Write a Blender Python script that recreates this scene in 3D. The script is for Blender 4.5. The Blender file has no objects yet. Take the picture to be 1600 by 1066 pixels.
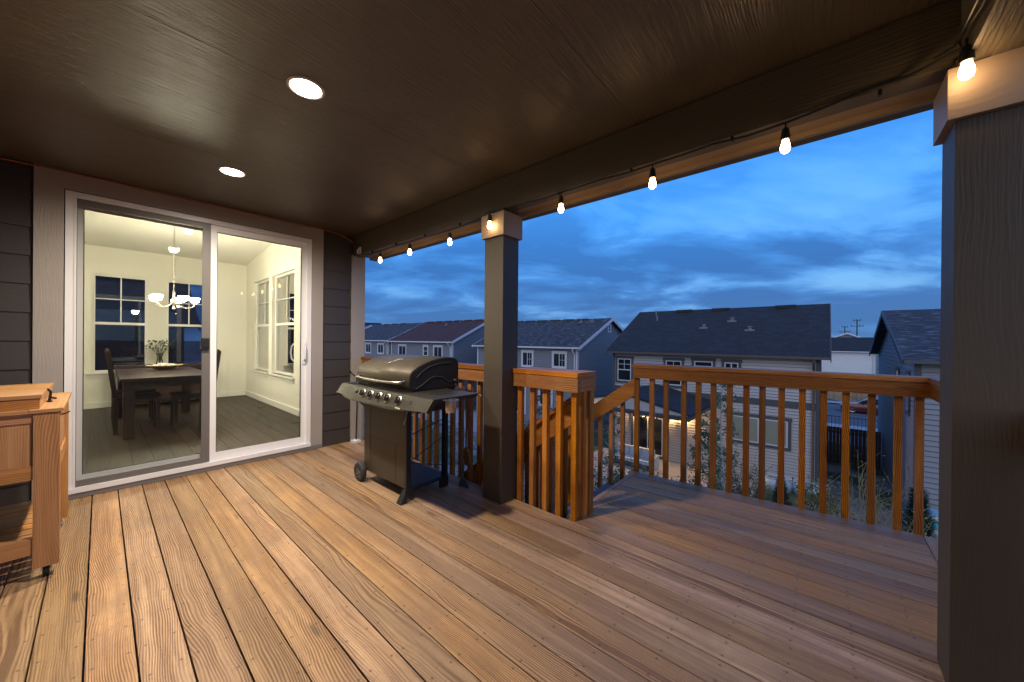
import bpy, bmesh, math, random
from mathutils import Vector as V
S = bpy.context.scene
COL = S.collection
random.seed(7)
rad = math.radians

# ------------------------------------------------------------------ camera
YAW, ROLL, PITCH, H = rad(41.1), rad(0.5), math.atan(1/561.0), 1.29
Fh = V((-math.sin(YAW), math.cos(YAW), 0)); Rg = V((math.cos(YAW), math.sin(YAW), 0)); Zz = V((0, 0, 1))
Fw = Fh*math.cos(PITCH) - Zz*math.sin(PITCH); Up = Rg.cross(Fw)
R2 = Rg*math.cos(ROLL) + Up*math.sin(ROLL); U2 = Up*math.cos(ROLL) - Rg*math.sin(ROLL)
cd = bpy.data.cameras.new('camera'); cam = bpy.data.objects.new('camera', cd); COL.objects.link(cam)
cd.sensor_width = 36; cd.lens = 36*561/1600; cd.clip_start = 0.05; cd.clip_end = 3000
from mathutils import Matrix
cam.matrix_world = Matrix(((R2.x, U2.x, -Fw.x, 0), (R2.y, U2.y, -Fw.y, 0), (R2.z, U2.z, -Fw.z, H), (0, 0, 0, 1)))
S.camera = cam
S.view_settings.view_transform = 'Standard'; S.view_settings.look = 'None'
S.view_settings.exposure = 0; S.view_settings.gamma = 1
S.cycles.max_bounces = 8; S.cycles.diffuse_bounces = 4; S.cycles.glossy_bounces = 4
S.cycles.transparent_max_bounces = 16; S.cycles.sample_clamp_indirect = 6
S.cycles.caustics_reflective = False; S.cycles.caustics_refractive = False

# ------------------------------------------------------------------ node helper
class NT:
    def __init__(s, nt): s.nt = nt; s.n = nt.nodes; s.l = nt.links
    def new(s, t, **k):
        n = s.n.new(t)
        for a, b in k.items(): setattr(n, a, b)
        return n
    def put(s, sock, v):
        if isinstance(v, bpy.types.NodeSocket): s.l.new(v, sock)
        elif v is not None:
            try: sock.default_value = v
            except Exception: sock.default_value = (*v, 1) if len(v) == 3 else v
    def m(s, op, a, b=None, c=None, clamp=False):
        n = s.new('ShaderNodeMath', operation=op); n.use_clamp = clamp
        s.put(n.inputs[0], a); s.put(n.inputs[1], b); s.put(n.inputs[2], c); return n.outputs[0]
    def vec(s, x, y, z):
        n = s.new('ShaderNodeCombineXYZ'); s.put(n.inputs[0], x); s.put(n.inputs[1], y); s.put(n.inputs[2], z); return n.outputs[0]
    def sep(s, v):
        n = s.new('ShaderNodeSeparateXYZ'); s.put(n.inputs[0], v); return n.outputs
    def noise(s, v, scale=1, det=3, rough=.5, dist=0):
        n = s.new('ShaderNodeTexNoise'); s.put(n.inputs['Vector'], v)
        n.inputs['Scale'].default_value = scale; n.inputs['Detail'].default_value = det
        n.inputs['Roughness'].default_value = rough; n.inputs['Distortion'].default_value = dist
        return n.outputs[0]
    def ramp(s, f, stops):
        n = s.new('ShaderNodeValToRGB'); s.put(n.inputs[0], f); e = n.color_ramp.elements
        while len(e) < len(stops): e.new(0.5)
        for i, (p, c) in enumerate(stops):
            e[i].position = p; e[i].color = (*c, 1) if hasattr(c, '__len__') else (c, c, c, 1)
        return n.outputs[0]
    def mix(s, f, a, b, mode='MIX'):
        n = s.new('ShaderNodeMix', data_type='RGBA', blend_type=mode)
        s.put(n.inputs[0], f); s.put(n.inputs[6], a); s.put(n.inputs[7], b); return n.outputs[2]
    def bump(s, h, strength=.3, dist=.002):
        n = s.new('ShaderNodeBump'); n.inputs['Strength'].default_value = strength
        n.inputs['Distance'].default_value = dist; s.put(n.inputs['Height'], h); return n.outputs[0]

def newmat(name):
    m = bpy.data.materials.new(name); m.use_nodes = True
    t = NT(m.node_tree); b = t.n['Principled BSDF']; return m, t, b
def c3(c): return (*c, 1)

# ------------------------------------------------------------------ sky (blue hour, broken cloud)
w = bpy.data.worlds.new('World'); S.world = w; w.use_nodes = True
t = NT(w.node_tree); bg = t.n['Background']
tc = t.new('ShaderNodeTexCoord').outputs['Generated']
x, y, z = t.sep(tc)
zc = t.m('MAXIMUM', z, 0.0)
den = t.m('ADD', zc, 0.20)
px_, py_ = t.m('DIVIDE', x, den), t.m('DIVIDE', y, den)
# rotate cloud plane so the streaks cross the view
ca, sa = math.cos(YAW), math.sin(YAW)
cu = t.m('ADD', t.m('MULTIPLY', px_, ca), t.m('MULTIPLY', py_, sa))
cv = t.m('SUBTRACT', t.m('MULTIPLY', py_, ca), t.m('MULTIPLY', px_, sa))
n1 = t.noise(t.vec(t.m('MULTIPLY', cu, 1.0), t.m('MULTIPLY', cv, 1.5), 5.3), 1.0, 10, .55, .35)
n2 = t.noise(t.vec(t.m('MULTIPLY', cu, .45), t.m('MULTIPLY', cv, .6), 2.1), 1.0, 4, .5, .3)
clear = t.ramp(zc, [(0.0, (.075, .20, .44)), (.10, (.065, .22, .56)), (.30, (.060, .31, .84)), (.65, (.030, .20, .76)), (1, (.03, .13, .45))])
dark = t.ramp(zc, [(0.0, (.050, .14, .33)), (.18, (.026, .11, .34)), (.5, (.03, .19, .64)), (1, (.03, .10, .32))])
light = t.ramp(zc, [(0.0, (.17, .36, .60)), (.2, (.16, .45, .86)), (.6, (.08, .37, .95)), (1, (.06, .2, .6))])
fd = t.ramp(t.m('ADD', t.m('MULTIPLY', n1, .75), t.m('MULTIPLY', n2, .35)), [(.48, 0.), (.58, 1.)])
fl = t.ramp(n1, [(.30, 1.), (.46, 0.)])
# clouds are thickest low down
thick = t.ramp(zc, [(0., .8), (.25, .72), (.42, .30), (.8, .2)])
skyc = t.mix(t.m('MULTIPLY', fl, .9), clear, light)
skyc = t.mix(t.m('MULTIPLY', fd, thick), skyc, dark)
# brighter unseen sky behind the camera, added to light the far facades
back = t.m('ADD', t.m('MULTIPLY', y, -.85), t.m('MULTIPLY', x, .25))
bf = t.ramp(back, [(.05, 0.), (.8, 1.)])
skyc = t.mix(bf, skyc, c3((.80, .84, 1.0)))
nish = t.new('ShaderNodeTexSky', sky_type='NISHITA'); nish.sun_disc = False
nish.sun_elevation = rad(1.5); nish.sun_rotation = rad(190)
skyc2 = t.mix(.004, skyc, nish.outputs[0])
hs = t.mix(1.0, skyc2, c3((1, 1, 1)), 'MULTIPLY')
t.put(bg.inputs[0], hs); bg.inputs[1].default_value = 1.27

# ------------------------------------------------------------------ mesh builder
class MB:
    def __init__(s): s.v = []; s.f = []; s.uv = []; s.rn = []; s.warp = None
    def poly(s, pts, uvs=None, r=None):
        b = len(s.v); pts = [V(p) for p in pts]; s.v += [p.copy() for p in pts]
        s.f.append(tuple(range(b, b+len(pts))))
        if uvs is None:
            n = V((0, 0, 0))
            for i in range(1, len(pts)-1): n += (pts[i]-pts[0]).cross(pts[i+1]-pts[0])
            n.normalize() if n.length > 1e-12 else None
            tt = V((0, 0, 1)).cross(n)
            tt = V((1, 0, 0)) if tt.length < .02 else tt.normalized()
            bb = n.cross(tt); uvs = [(p.dot(tt), p.dot(bb)) for p in pts]
        s.uv += uvs; s.rn += [r or (.5, .5, .5)]*len(pts)
    def rnd(s): return (random.random(), random.random(), random.random())
    def hexa(s, c, r=None, ax=0, L=None, o=None):
        """c: 8 corners, bit0=a bit1=b bit2=c ; grain along ax"""
        r = r or s.rnd()
        mid = sum((V(p) for p in c), V((0, 0, 0)))/8
        e = [(V(c[1])-V(c[0])), (V(c[2])-V(c[0])), (V(c[4])-V(c[0]))]
        en = [q.normalized() if q.length > 1e-9 else q for q in e]
        for idx, nax in (((0, 2, 6, 4), 0), ((1, 5, 7, 3), 0), ((0, 4, 5, 1), 1), ((2, 3, 7, 6), 1), ((0, 1, 3, 2), 2), ((4, 6, 7, 5), 2)):
            pts = [V(c[i]) for i in idx]
            ua = ax if ax != nax else (ax+1) % 3
            va = 3-nax-ua
            off = 0 if nax == 2 else (.31 if nax == 1 else .7)
            uvs = [(((p-mid).dot(en[ua]) + mid.dot(en[ua])), (p-mid).dot(en[va])+off*(0 if nax == 2 else 1)) for p in pts]
            s.poly(pts, uvs, r)
    def box(s, x0, x1, y0, y1, z0, z1, r=None, ax=None):
        if x0 > x1: x0, x1 = x1, x0
        if y0 > y1: y0, y1 = y1, y0
        if z0 > z1: z0, z1 = z1, z0
        c = [(x1 if i & 1 else x0, y1 if i & 2 else y0, z1 if i & 4 else z0) for i in range(8)]
        d = [x1-x0, y1-y0, z1-z0]
        s.hexa(c, r, d.index(max(d)) if ax is None else ax); return s
    def bar(s, p, q, w, h, up=(0, 0, 1), r=None):
        p, q, up = V(p), V(q), V(up); d = (q-p).normalized(); sd = d.cross(up).normalized(); u = sd.cross(d)
        c = []
        for i in range(8):
            o = (q if i & 1 else p) + sd*(w/2*(1 if i & 2 else -1)) + u*(h/2*(1 if i & 4 else -1)); c.append(o)
        # handedness
        s.hexa([c[i] for i in (0, 1, 2, 3, 4, 5, 6, 7)] if sd.cross(u).dot(d) > 0 else [c[i] for i in (2, 3, 0, 1, 6, 7, 4, 5)], r, 0); return s
    def tube(s, pts, r, n=8, caps=True):
        pts = [V(p) for p in pts]; rr = r if hasattr(r, '__len__') else [r]*len(pts); rings = []; prev = None
        for i, p in enumerate(pts):
            d = (pts[min(i+1, len(pts)-1)]-pts[max(i-1, 0)]).normalized()
            a = (prev - d*prev.dot(d)) if prev is not None else d.cross(V((0, 0, 1)) if abs(d.z) < .9 else V((1, 0, 0)))
            a.normalize(); prev = a; b = d.cross(a)
            rings.append([p+(a*math.cos(2*math.pi*k/n)+b*math.sin(2*math.pi*k/n))*rr[i] for k in range(n)])
        b0 = len(s.v); L = 0
        for i, rg in enumerate(rings): s.v += rg
        for i in range(len(rings)-1):
            l2 = L+(pts[i+1]-pts[i]).length
            for k in range(n):
                k2 = (k+1) % n
                s.f.append((b0+i*n+k, b0+i*n+k2, b0+(i+1)*n+k2, b0+(i+1)*n+k))
                c = 6.28*rr[i]/n
                s.uv += [(L, k*c), (L, (k+1)*c), (l2, (k+1)*c), (l2, k*c)]
                s.rn += [(.5, .5, .5)]*4
            L = l2
        if caps:
            s.f.append(tuple(b0+k for k in reversed(range(n)))); s.uv += [(0, 0)]*n; s.rn += [(.5, .5, .5)]*n
            s.f.append(tuple(b0+(len(rings)-1)*n+k for k in range(n))); s.uv += [(0, 0)]*n; s.rn += [(.5, .5, .5)]*n
        return s
    def lathe(s, c, prof, n=20, axis=(0, 0, 1)):
        c, ax = V(c), V(axis).normalized(); a = ax.cross(V((0, 1, 0)) if abs(ax.y) < .9 else V((1, 0, 0))).normalized(); b = ax.cross(a)
        b0 = len(s.v)
        for r, h in prof: s.v += [c+ax*h+(a*math.cos(2*math.pi*k/n)+b*math.sin(2*math.pi*k/n))*max(r, 1e-4) for k in range(n)]
        for i in range(len(prof)-1):
            for k in range(n):
                k2 = (k+1) % n
                s.f.append((b0+i*n+k, b0+i*n+k2, b0+(i+1)*n+k2, b0+(i+1)*n+k))
                s.uv += [(k/n, prof[i][1]), ((k+1)/n, prof[i][1]), ((k+1)/n, prof[i+1][1]), (k/n, prof[i+1][1])]
                s.rn += [(.5, .5, .5)]*4
        return s
    def prism(s, pts, d, r=None):
        pts = [V(p) for p in pts]; d = V(d); n = len(pts)
        nn = V((0, 0, 0))
        for i in range(1, n-1): nn += (pts[i]-pts[0]).cross(pts[i+1]-pts[0])
        if nn.dot(d) > 0: pts.reverse()
        s.poly(pts, None, r); s.poly([p+d for p in reversed(pts)], None, r)
        for i in range(n):
            a, b = pts[i], pts[(i+1) % n]; s.poly([b, a, a+d, b+d], None, r)
        return s
    def build(s, name, mat, parent=None, smooth=False, bevel=0, warp=None):
        o3 = V(parent.location) if parent is not None and parent.parent is None else V((0, 0, 0))
        vs = [warp(v) if warp else v for v in s.v]
        me = bpy.data.meshes.new(name); me.from_pydata([tuple(v) for v in vs], [], s.f)
        u = me.uv_layers.new(name='UVMap'); u.data.foreach_set('uv', [c for q in s.uv for c in q])
        ca = me.color_attributes.new('rnd', 'FLOAT_COLOR', 'CORNER')
        ca.data.foreach_set('color', [c for q in s.rn for c in (q[0], q[1], q[2], 1)])
        if mat: me.materials.append(mat)
        if smooth:
            bm = bmesh.new(); bm.from_mesh(me); bmesh.ops.remove_doubles(bm, verts=bm.verts, dist=2e-5); bm.to_mesh(me); bm.free()
            me.polygons.foreach_set('use_smooth', [True]*len(me.polygons)); me.set_sharp_from_angle(angle=rad(38))
        me.update()
        o = bpy.data.objects.new(name, me); COL.objects.link(o)
        if parent is not None:
            o.parent = parent
            # vertices are in world space: undo the parent chain's offset
            off = V((0, 0, 0)); p = parent
            while p is not None: off += V(p.location); p = p.parent
            o.location = -off
        if bevel:
            b = o.modifiers.new('bevel', 'BEVEL'); b.width = bevel; b.segments = 2; b.limit_method = 'ANGLE'; b.harden_normals = False
        return o

def tag(o, label, cat, group=None, kind=None):
    if label: o['label'] = label
    if cat: o['category'] = cat
    if group: o['group'] = group
    if kind: o['kind'] = kind
    return o
def thing(name, loc, label, cat, group=None):
    o = bpy.data.objects.new(name, None); COL.objects.link(o); o.location = loc; o.empty_display_size = .2
    return tag(o, label, cat, group)
def struct(o): o['kind'] = 'structure'; return o
def dup(root, loc, rotz=None, label=None):
    r = root.copy(); COL.objects.link(r); r.location = loc
    if rotz is not None: r.rotation_euler = (0, 0, rotz)
    if label: r['label'] = label
    for ch in list(root.children):
        c = ch.copy(); COL.objects.link(c); c.parent = r
        for g in ch.children:
            d = g.copy(); COL.objects.link(d); d.parent = c
            for g2 in g.children:
                e = g2.copy(); COL.objects.link(e); e.parent = d
    return r

# ------------------------------------------------------------------ materials
def wood(name, light, dark, ring=780, bump=.5, rough=.55, screws=False, patch=(0, (0, 0, 0)), tint=.35, rmix=.8):
    m, t, b = newmat(name)
    uv = t.new('ShaderNodeUVMap').outputs[0]; u, v, _ = t.sep(uv)
    at = t.new('ShaderNodeAttribute', attribute_name='rnd').outputs['Color']
    sc = t.new('ShaderNodeSeparateColor'); t.put(sc.inputs[0], at); r, g, bl = sc.outputs
    R50 = t.m('MULTIPLY', r, 50.0); U = t.m('ADD', u, t.m('MULTIPLY', g, 37.0))
    low = t.noise(t.vec(t.m('MULTIPLY', U, 1.1), t.m('MULTIPLY', v, 3.0), R50), 1, 2, .5)
    sh = t.m('MULTIPLY', t.m('SUBTRACT', low, .5), .16)
    v2 = t.m('ADD', t.m('ADD', v, t.m('MULTIPLY', t.m('SUBTRACT', r, .5), .46)), sh)
    dep = t.m('ADD', t.m('MULTIPLY', bl, .05), .008)
    d = t.m('SQRT', t.m('ADD', t.m('MULTIPLY', v2, v2), t.m('MULTIPLY', dep, dep)))
    wob = t.noise(t.vec(t.m('MULTIPLY', U, 5.0), t.m('MULTIPLY', v, 60.0), R50), 1, 4, .65)
    ph = t.m('ADD', t.m('MULTIPLY', d, ring), t.m('MULTIPLY', wob, 2.6))
    rings = t.m('ADD', t.m('MULTIPLY', t.m('SINE', ph), .5), .5)
    msk = t.ramp(t.noise(t.vec(t.m('MULTIPLY', U, .9), t.m('MULTIPLY', v, 7.0), t.m('ADD', R50, 7.0)), 1, 3, .6), [(.36, .15), (.60, 1.)])
    rings = t.m('MULTIPLY', t.m('POWER', rings, 1.5), msk)
    fib = t.noise(t.vec(t.m('MULTIPLY', U, 7.0), t.m('MULTIPLY', v, 420.0), R50), 1, 3, .65)
    fib2 = t.noise(t.vec(t.m('MULTIPLY', U, 2.0), t.m('MULTIPLY', v, 55.0), R50), 1, 4, .6)
    fib3 = t.noise(t.vec(t.m('MULTIPLY', U, .8), t.m('MULTIPLY', v, 26.0), t.m('ADD', R50, 3.0)), 1, 5, .65)
    f = t.m('ADD', t.m('MULTIPLY', rings, rmix*.55), t.m('ADD', t.m('MULTIPLY', fib, .34), t.m('ADD', t.m('MULTIPLY', fib2, .42), t.m('MULTIPLY', fib3, .62))))
    col = t.mix(t.ramp(f, [(.52, 0.), (1.12, 1.)]), c3(light), c3(dark))
    tv = t.m('ADD', t.m('MULTIPLY', g, tint), 1-tint*.6)
    hs = t.new('ShaderNodeHueSaturation'); t.put(hs.inputs['Color'], col); t.put(hs.inputs['Value'], tv)
    t.put(hs.inputs['Hue'], t.m('ADD', .496, t.m('MULTIPLY', bl, .008))); t.put(hs.inputs['Saturation'], t.m('ADD', .88, t.m('MULTIPLY', r, .22)))
    col = hs.outputs[0]
    # knots
    vo = t.new('ShaderNodeTexVoronoi'); t.put(vo.inputs['Vector'], t.vec(t.m('MULTIPLY', U, 1.3), t.m('MULTIPLY', v, 6.0), R50)); vo.inputs['Scale'].default_value = 1
    kn = t.ramp(vo.outputs['Distance'], [(.045, 1.), (.10, 0.)])
    col = t.mix(t.m('MULTIPLY', kn, .7), col, c3([q*.35 for q in dark]))
    if patch[0]:
        geo = t.new('ShaderNodeNewGeometry').outputs['Position']
        pn = t.noise(geo, 1.7, 5, .62, .6)
        pf = t.ramp(pn, [(.46, 0.), (.70, 1.)])
        col = t.mix(t.m('MULTIPLY', pf, patch[0]), col, c3(patch[1]))
        pn2 = t.noise(geo, 5.5, 5, .7, 1.5)   # thin water-stain outlines
        e = t.m('ABSOLUTE', t.m('SUBTRACT', pn2, .5)); ef = t.ramp(e, [(.0, 1.), (.012, 0.)])
        col = t.mix(t.m('MULTIPLY', ef, .32), col, c3([q*.55 for q in patch[1]]))
    if screws:
        mu = t.m('SUBTRACT', t.m('PINGPONG', t.m('ADD', u, t.m('MULTIPLY', g, .006)), .203), .1)
        mv = t.m('SUBTRACT', t.m('ABSOLUTE', v), t.m('ADD', .042, t.m('MULTIPLY', r, .008)))
        dd = t.m('SQRT', t.m('ADD', t.m('MULTIPLY', mu, mu), t.m('MULTIPLY', mv, mv)))
        sf = t.ramp(dd, [(.0034, 1.), (.0046, 0.)])
        col = t.mix(t.m('MULTIPLY', sf, .85), col, c3((.03, .022, .018)))
    t.put(b.inputs['Base Color'], col)
    t.put(b.inputs['Roughness'], t.m('ADD', rough-.1, t.m('MULTIPLY', fib2, .25)))
    hgt = t.m('SUBTRACT', t.m('MULTIPLY', fib, -1.0), t.m('MULTIPLY', rings, .8))
    t.put(b.inputs['Normal'], t.bump(hgt, bump, .0015))
    return m
def paint(name, col, rough=.5, bump=.5, su=5, sv=90, dist=.003, var=.12, spec=.5, wav=.16):
    """painted, embossed wood-grain board (grain along u)"""
    m, t, b = newmat(name)
    uv = t.new('ShaderNodeUVMap').outputs[0]; u, v, _ = t.sep(uv)
    at = t.new('ShaderNodeAttribute', attribute_name='rnd').outputs['Color']
    sc = t.new('ShaderNodeSeparateColor'); t.put(sc.inputs[0], at); r, g, bl = sc.outputs
    R = t.m('MULTIPLY', r, 31.0)
    lo = t.noise(t.vec(t.m('MULTIPLY', u, 1.6), t.m('MULTIPLY', v, 4.0), R), 1, 2, .5)
    vv = t.m('ADD', t.m('MULTIPLY', v, sv), t.m('MULTIPLY', lo, sv*wav))
    a = t.noise(t.vec(t.m('MULTIPLY', u, su), vv, R), 1, 3, .55, .8)
    rg = t.m('SINE', t.m('ADD', t.m('MULTIPLY', vv, 5.5), t.m('MULTIPLY', a, 9.0)))
    h = t.m('ADD', a, t.m('MULTIPLY', rg, .09))
    big = t.noise(t.vec(u, v, R), 2.0, 4, .6)
    cc = t.mix(t.m('MULTIPLY', big, 1.0), c3([q*(1-var) for q in col]), c3([q*(1+var) for q in col]))
    t.put(b.inputs['Base Color'], cc)
    t.put(b.inputs['Roughness'], t.m('ADD', rough-.06, t.m('MULTIPLY', big, .14)))
    b.inputs['Specular IOR Level'].default_value = spec
    t.put(b.inputs['Normal'], t.bump(h, bump, dist)); return m
def plain(name, col, rough=.5, metal=0, var=.1, nscale=6, bump=0, bs=60, spec=.5, coat=0):
    m, t, b = newmat(name)
    p = t.new('ShaderNodeTexCoord').outputs['Object']
    n = t.noise(p, nscale, 5, .6)
    t.put(b.inputs['Base Color'], t.mix(n, c3([q*(1-var) for q in col]), c3([min(1, q*(1+var)) for q in col])))
    t.put(b.inputs['Roughness'], t.m('ADD', rough-.05, t.m('MULTIPLY', n, .1)))
    b.inputs['Metallic'].default_value = metal; b.inputs['Specular IOR Level'].default_value = spec
    b.inputs['Coat Weight'].default_value = coat
    if bump: t.put(b.inputs['Normal'], t.bump(t.noise(p, bs, 4, .6), bump, .002))
    return m
def emis(name, col, st):
    m = bpy.data.materials.new(name); m.use_nodes = True; t = NT(m.node_tree); t.n.clear()
    e = t.new('ShaderNodeEmission'); e.inputs[0].default_value = c3(col); e.inputs[1].default_value = st
    o = t.new('ShaderNodeOutputMaterial'); t.l.new(e.outputs[0], o.inputs[0]); return m
def glass(name, tint=(1, 1, 1), refl=.06, k=1.0, rough=0.0):
    m = bpy.data.materials.new(name); m.use_nodes = True; t = NT(m.node_tree); t.n.clear()
    tr = t.new('ShaderNodeBsdfTransparent'); tr.inputs[0].default_value = c3(tint)
    gl = t.new('ShaderNodeBsdfGlossy'); gl.inputs['Roughness'].default_value = rough
    fr = t.new('ShaderNodeFresnel'); fr.inputs[0].default_value = 1.5
    mx = t.new('ShaderNodeMixShader'); t.put(mx.inputs[0], t.m('MULTIPLY', fr.outputs[0], k, clamp=True))
    t.l.new(tr.outputs[0], mx.inputs[1]); t.l.new(gl.outputs[0], mx.inputs[2])
    o = t.new('ShaderNodeOutputMaterial'); t.l.new(mx.outputs[0], o.inputs[0]); return m

M = {}
M['deck'] = wood('deck_wood', (.61, .375, .195), (.20, .10, .046), screws=True, patch=(.62, (.24, .145, .085)), bump=.6, tint=.5)
M['deck_old'] = wood('weathered_deck_wood', (.60, .325, .125), (.23, .108, .042), screws=True, patch=(.4, (.26, .20, .15)), bump=.55, rough=.5, tint=.6)
M['tread'] = wood('weathered_grey_wood', (.24, .2, .18), (.11, .09, .085), bump=.5)
M['redwood'] = wood('stained_redwood', (.68, .275, .043), (.23, .065, .010), ring=700, bump=.4, rough=.45, tint=.8, rmix=.9, patch=(.6, (.19, .05, .008)))
M['cart'] = wood('cedar_cart_wood', (.60, .31, .125), (.34, .145, .045), ring=700, bump=.2, rough=.55, tint=.12, rmix=.6)
M['ceil'] = paint('ceiling_paint', (.092, .071, .048), .34, 1.0, 4, 100, .006, .22, spec=1.0, wav=.05)
M['beam'] = paint('beam_paint', (.118, .099, .072), .5, .8, 5, 70, .004, wav=.08)
M['beamlite'] = paint('soffit_paint', (.36, .27, .18), .55, .3)
M['post'] = paint('post_paint', (.064, .050, .037), .55, .7, 5, 85, .003, wav=.08)
M['siding'] = paint('dark_siding', (.048, .042, .041), .5, .4, 6, 60, .002)
M['trim'] = paint('tan_trim', (.36, .325, .30), .6, .5, 6, 70, .003)
M['cap'] = paint('post_cap_trim', (.32, .25, .195), .55, .5, 5, 55, .003)
M['vinyl'] = plain('white_vinyl', (.84, .84, .87), .35, var=.03)
M['gasket'] = plain('dark_gasket', (.05, .05, .05), .6)
M['glass'] = glass('door_glass', (.97, .98, .97), k=.62)
M['screen'] = None
m = bpy.data.materials.new('insect_screen'); m.use_nodes = True; t = NT(m.node_tree); t.n.clear()
tr = t.new('ShaderNodeBsdfTransparent'); tr.inputs[0].default_value = (.78, .78, .76, 1)
df = t.new('ShaderNodeBsdfDiffuse'); df.inputs[0].default_value = (.06, .06, .06, 1)
mx = t.new('ShaderNodeMixShader'); mx.inputs[0].default_value = .04
t.l.new(tr.outputs[0], mx.inputs[1]); t.l.new(df.outputs[0], mx.inputs[2])
o = t.new('ShaderNodeOutputMaterial'); t.l.new(mx.outputs[0], o.inputs[0]); M['screen'] = m
M['black'] = plain('black_plastic', (.012, .012, .013), .4)
M['rubber'] = plain('rubber', (.03, .03, .032), .7)
M['chrome'] = plain('brushed_steel', (.62, .58, .52), .28, 1, .05)
M['grill'] = plain('grill_enamel', (.085, .070, .048), .5, .35, .14, 9, .08, 300)
M['grillpanel'] = plain('grill_panel_metal', (.040, .034, .025), .48, .25, .12, 7, .06, 300)
M['grilldark'] = plain('grill_dark_metal', (.022, .020, .018), .45, .3)
M['cabinet'] = plain('grill_cabinet_paint', (.055, .044, .031), .5, .1, .12)
M['iwall'] = plain('room_wall_paint', (.82, .80, .71), .7, var=.02)
M['iceil'] = plain('room_ceiling_paint', (.78, .765, .69), .8, var=.02)
M['itrim'] = plain('room_trim_white', (.84, .83, .78), .4, var=.02)
M['darkwood'] = wood('dark_stained_wood', (.055, .030, .018), (.022, .011, .007), bump=.2, rough=.35)
M['ifloor'] = wood('room_floor_planks', (.042, .026, .016), (.018, .011, .007), bump=.3, rough=.55, tint=.5)
M['bowl'] = plain('woven_bowl', (.48, .36, .2), .7)
M['shell'] = plain('white_shells', (.7, .66, .55), .6)
M['leafd'] = plain('dark_green_leaf', (.035, .07, .03), .5, var=.4, nscale=30)
M['clear'] = glass('clear_glass', (.85, .9, .88), k=1.5)
M['orange'] = plain('orange_cord', (.42, .10, .03), .5)
M['nickel'] = plain('satin_nickel', (.34, .31, .26), .35, 1, .03)
M['bulb'] = emis('warm_bulb', (1, .60, .26), 34)
M['led'] = emis('recessed_led', (1, .90, .78), 45)
M['ledrim'] = plain('light_trim_ring', (.75, .72, .68), .5, var=.02)
M['shade'] = emis('chandelier_shade', (1, .90, .66), 260)

# ================================================================== OUR HOUSE, PORCH AND DECK
XW = -4.515
def wallgrid(mb, axis, c0, c1, a0, a1, z0, z1, holes):
    """wall slab between planes c0,c1 on axis ('x' or 'y'); holes (a0,a1,z0,z1)"""
    A = sorted({a0, a1, *[h[0] for h in holes], *[h[1] for h in holes]}); Zs = sorted({z0, z1, *[h[2] for h in holes], *[h[3] for h in holes]})
    def P(a, c, z): return (c, a, z) if axis == 'x' else (a, c, z)
    def hole(i, j):
        if i < 0 or j < 0 or i >= len(A)-1 or j >= len(Zs)-1: return True
        a, z = (A[i]+A[i+1])/2, (Zs[j]+Zs[j+1])/2
        return any(h[0] < a < h[1] and h[2] < z < h[3] for h in holes)
    for i in range(len(A)-1):
        for j in range(len(Zs)-1):
            if hole(i, j): continue
            a, b, c, d = A[i], A[i+1], Zs[j], Zs[j+1]
            mb.poly([P(a, c0, c), P(b, c0, c), P(b, c0, d), P(a, c0, d)]); mb.poly([P(a, c1, c), P(a, c1, d), P(b, c1, d), P(b, c1, c)])
            if hole(i-1, j): mb.poly([P(a, c0, c), P(a, c0, d), P(a, c1, d), P(a, c1, c)])
            if hole(i+1, j): mb.poly([P(b, c0, c), P(b, c1, c), P(b, c1, d), P(b, c0, d)])
            if hole(i, j-1): mb.poly([P(a, c0, c), P(a, c1, c), P(b, c1, c), P(b, c0, c)])
            if hole(i, j+1): mb.poly([P(a, c0, d), P(b, c0, d), P(b, c1, d), P(a, c1, d)])
def laps(mb, axis, c, out, a0, a1, zs, t=.012, t0=.003, tf=None, gap=None, shade_h=.02):  # gap: mesh that takes the dark strips painted in as lap shadow
    """lap siding; each board leans out at its lower edge. tf(z)->(a0,a1) clips"""
    for i in range(len(zs)-1):
        z0, z1 = zs[i], zs[i+1]
        r = mb.rnd()
        l0, h0 = tf(z0) if tf else (a0, a1); l1, h1 = tf(z1) if tf else (a0, a1)
        def P(a, k, z): return (c+out*k, a, z) if axis == 'x' else (a, c+out*k, z)
        q = [P(l0, t, z0), P(h0, t, z0), P(h1, t0, z1), P(l1, t0, z1)]
        uv = [(l0, 0), (h0, 0), (h1, z1-z0), (l1, z1-z0)]
        if gap is not None: gap.poly([P(l0, t+.001, z0-.001), P(h0, t+.001, z0-.001), P(h0, t+.001, z0+shade_h), P(l0, t+.001, z0+shade_h)])  # dark strip on the lower lap edge, painted in as its shadow
        mb.poly(q, uv, r)
        mb.poly([P(l0, t0-.001, z0), P(h0, t0-.001, z0), P(h0, t, z0), P(l0, t, z0)], None, r)
        for a, aa in ((l0, l1), (h0, h1)): mb.poly([P(a, t, z0), P(a, 0, z0), P(aa, 0, z1), P(aa, t0, z1)], None, r)

house = thing('house', (XW, 0, 0), 'dark sided house with tan door trim that carries the covered deck', 'house')
g = MB(); DY0, DY1, DZ1 = -.185, 1.605, 2.438
wallgrid(g, 'x', XW, XW-.13, -6, 2.10, -4.2, 3.9, [(DY0, DY1, 0.0, DZ1)]); g.build('wall', M['siding'], house)
g = MB()
zl = [-4.3+.2137*k for k in range(33)]
zl = [z for z in zl if z < 2.6] + [2.60]
laps(g, 'x', XW, 1, -6, -.345, zl); laps(g, 'x', XW, 1, 1.745, 2.072, zl)
laps(g, 'y', 2.22, 1, XW-7, XW-.02, zl)
g.build('siding', M['siding'], house)
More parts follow.
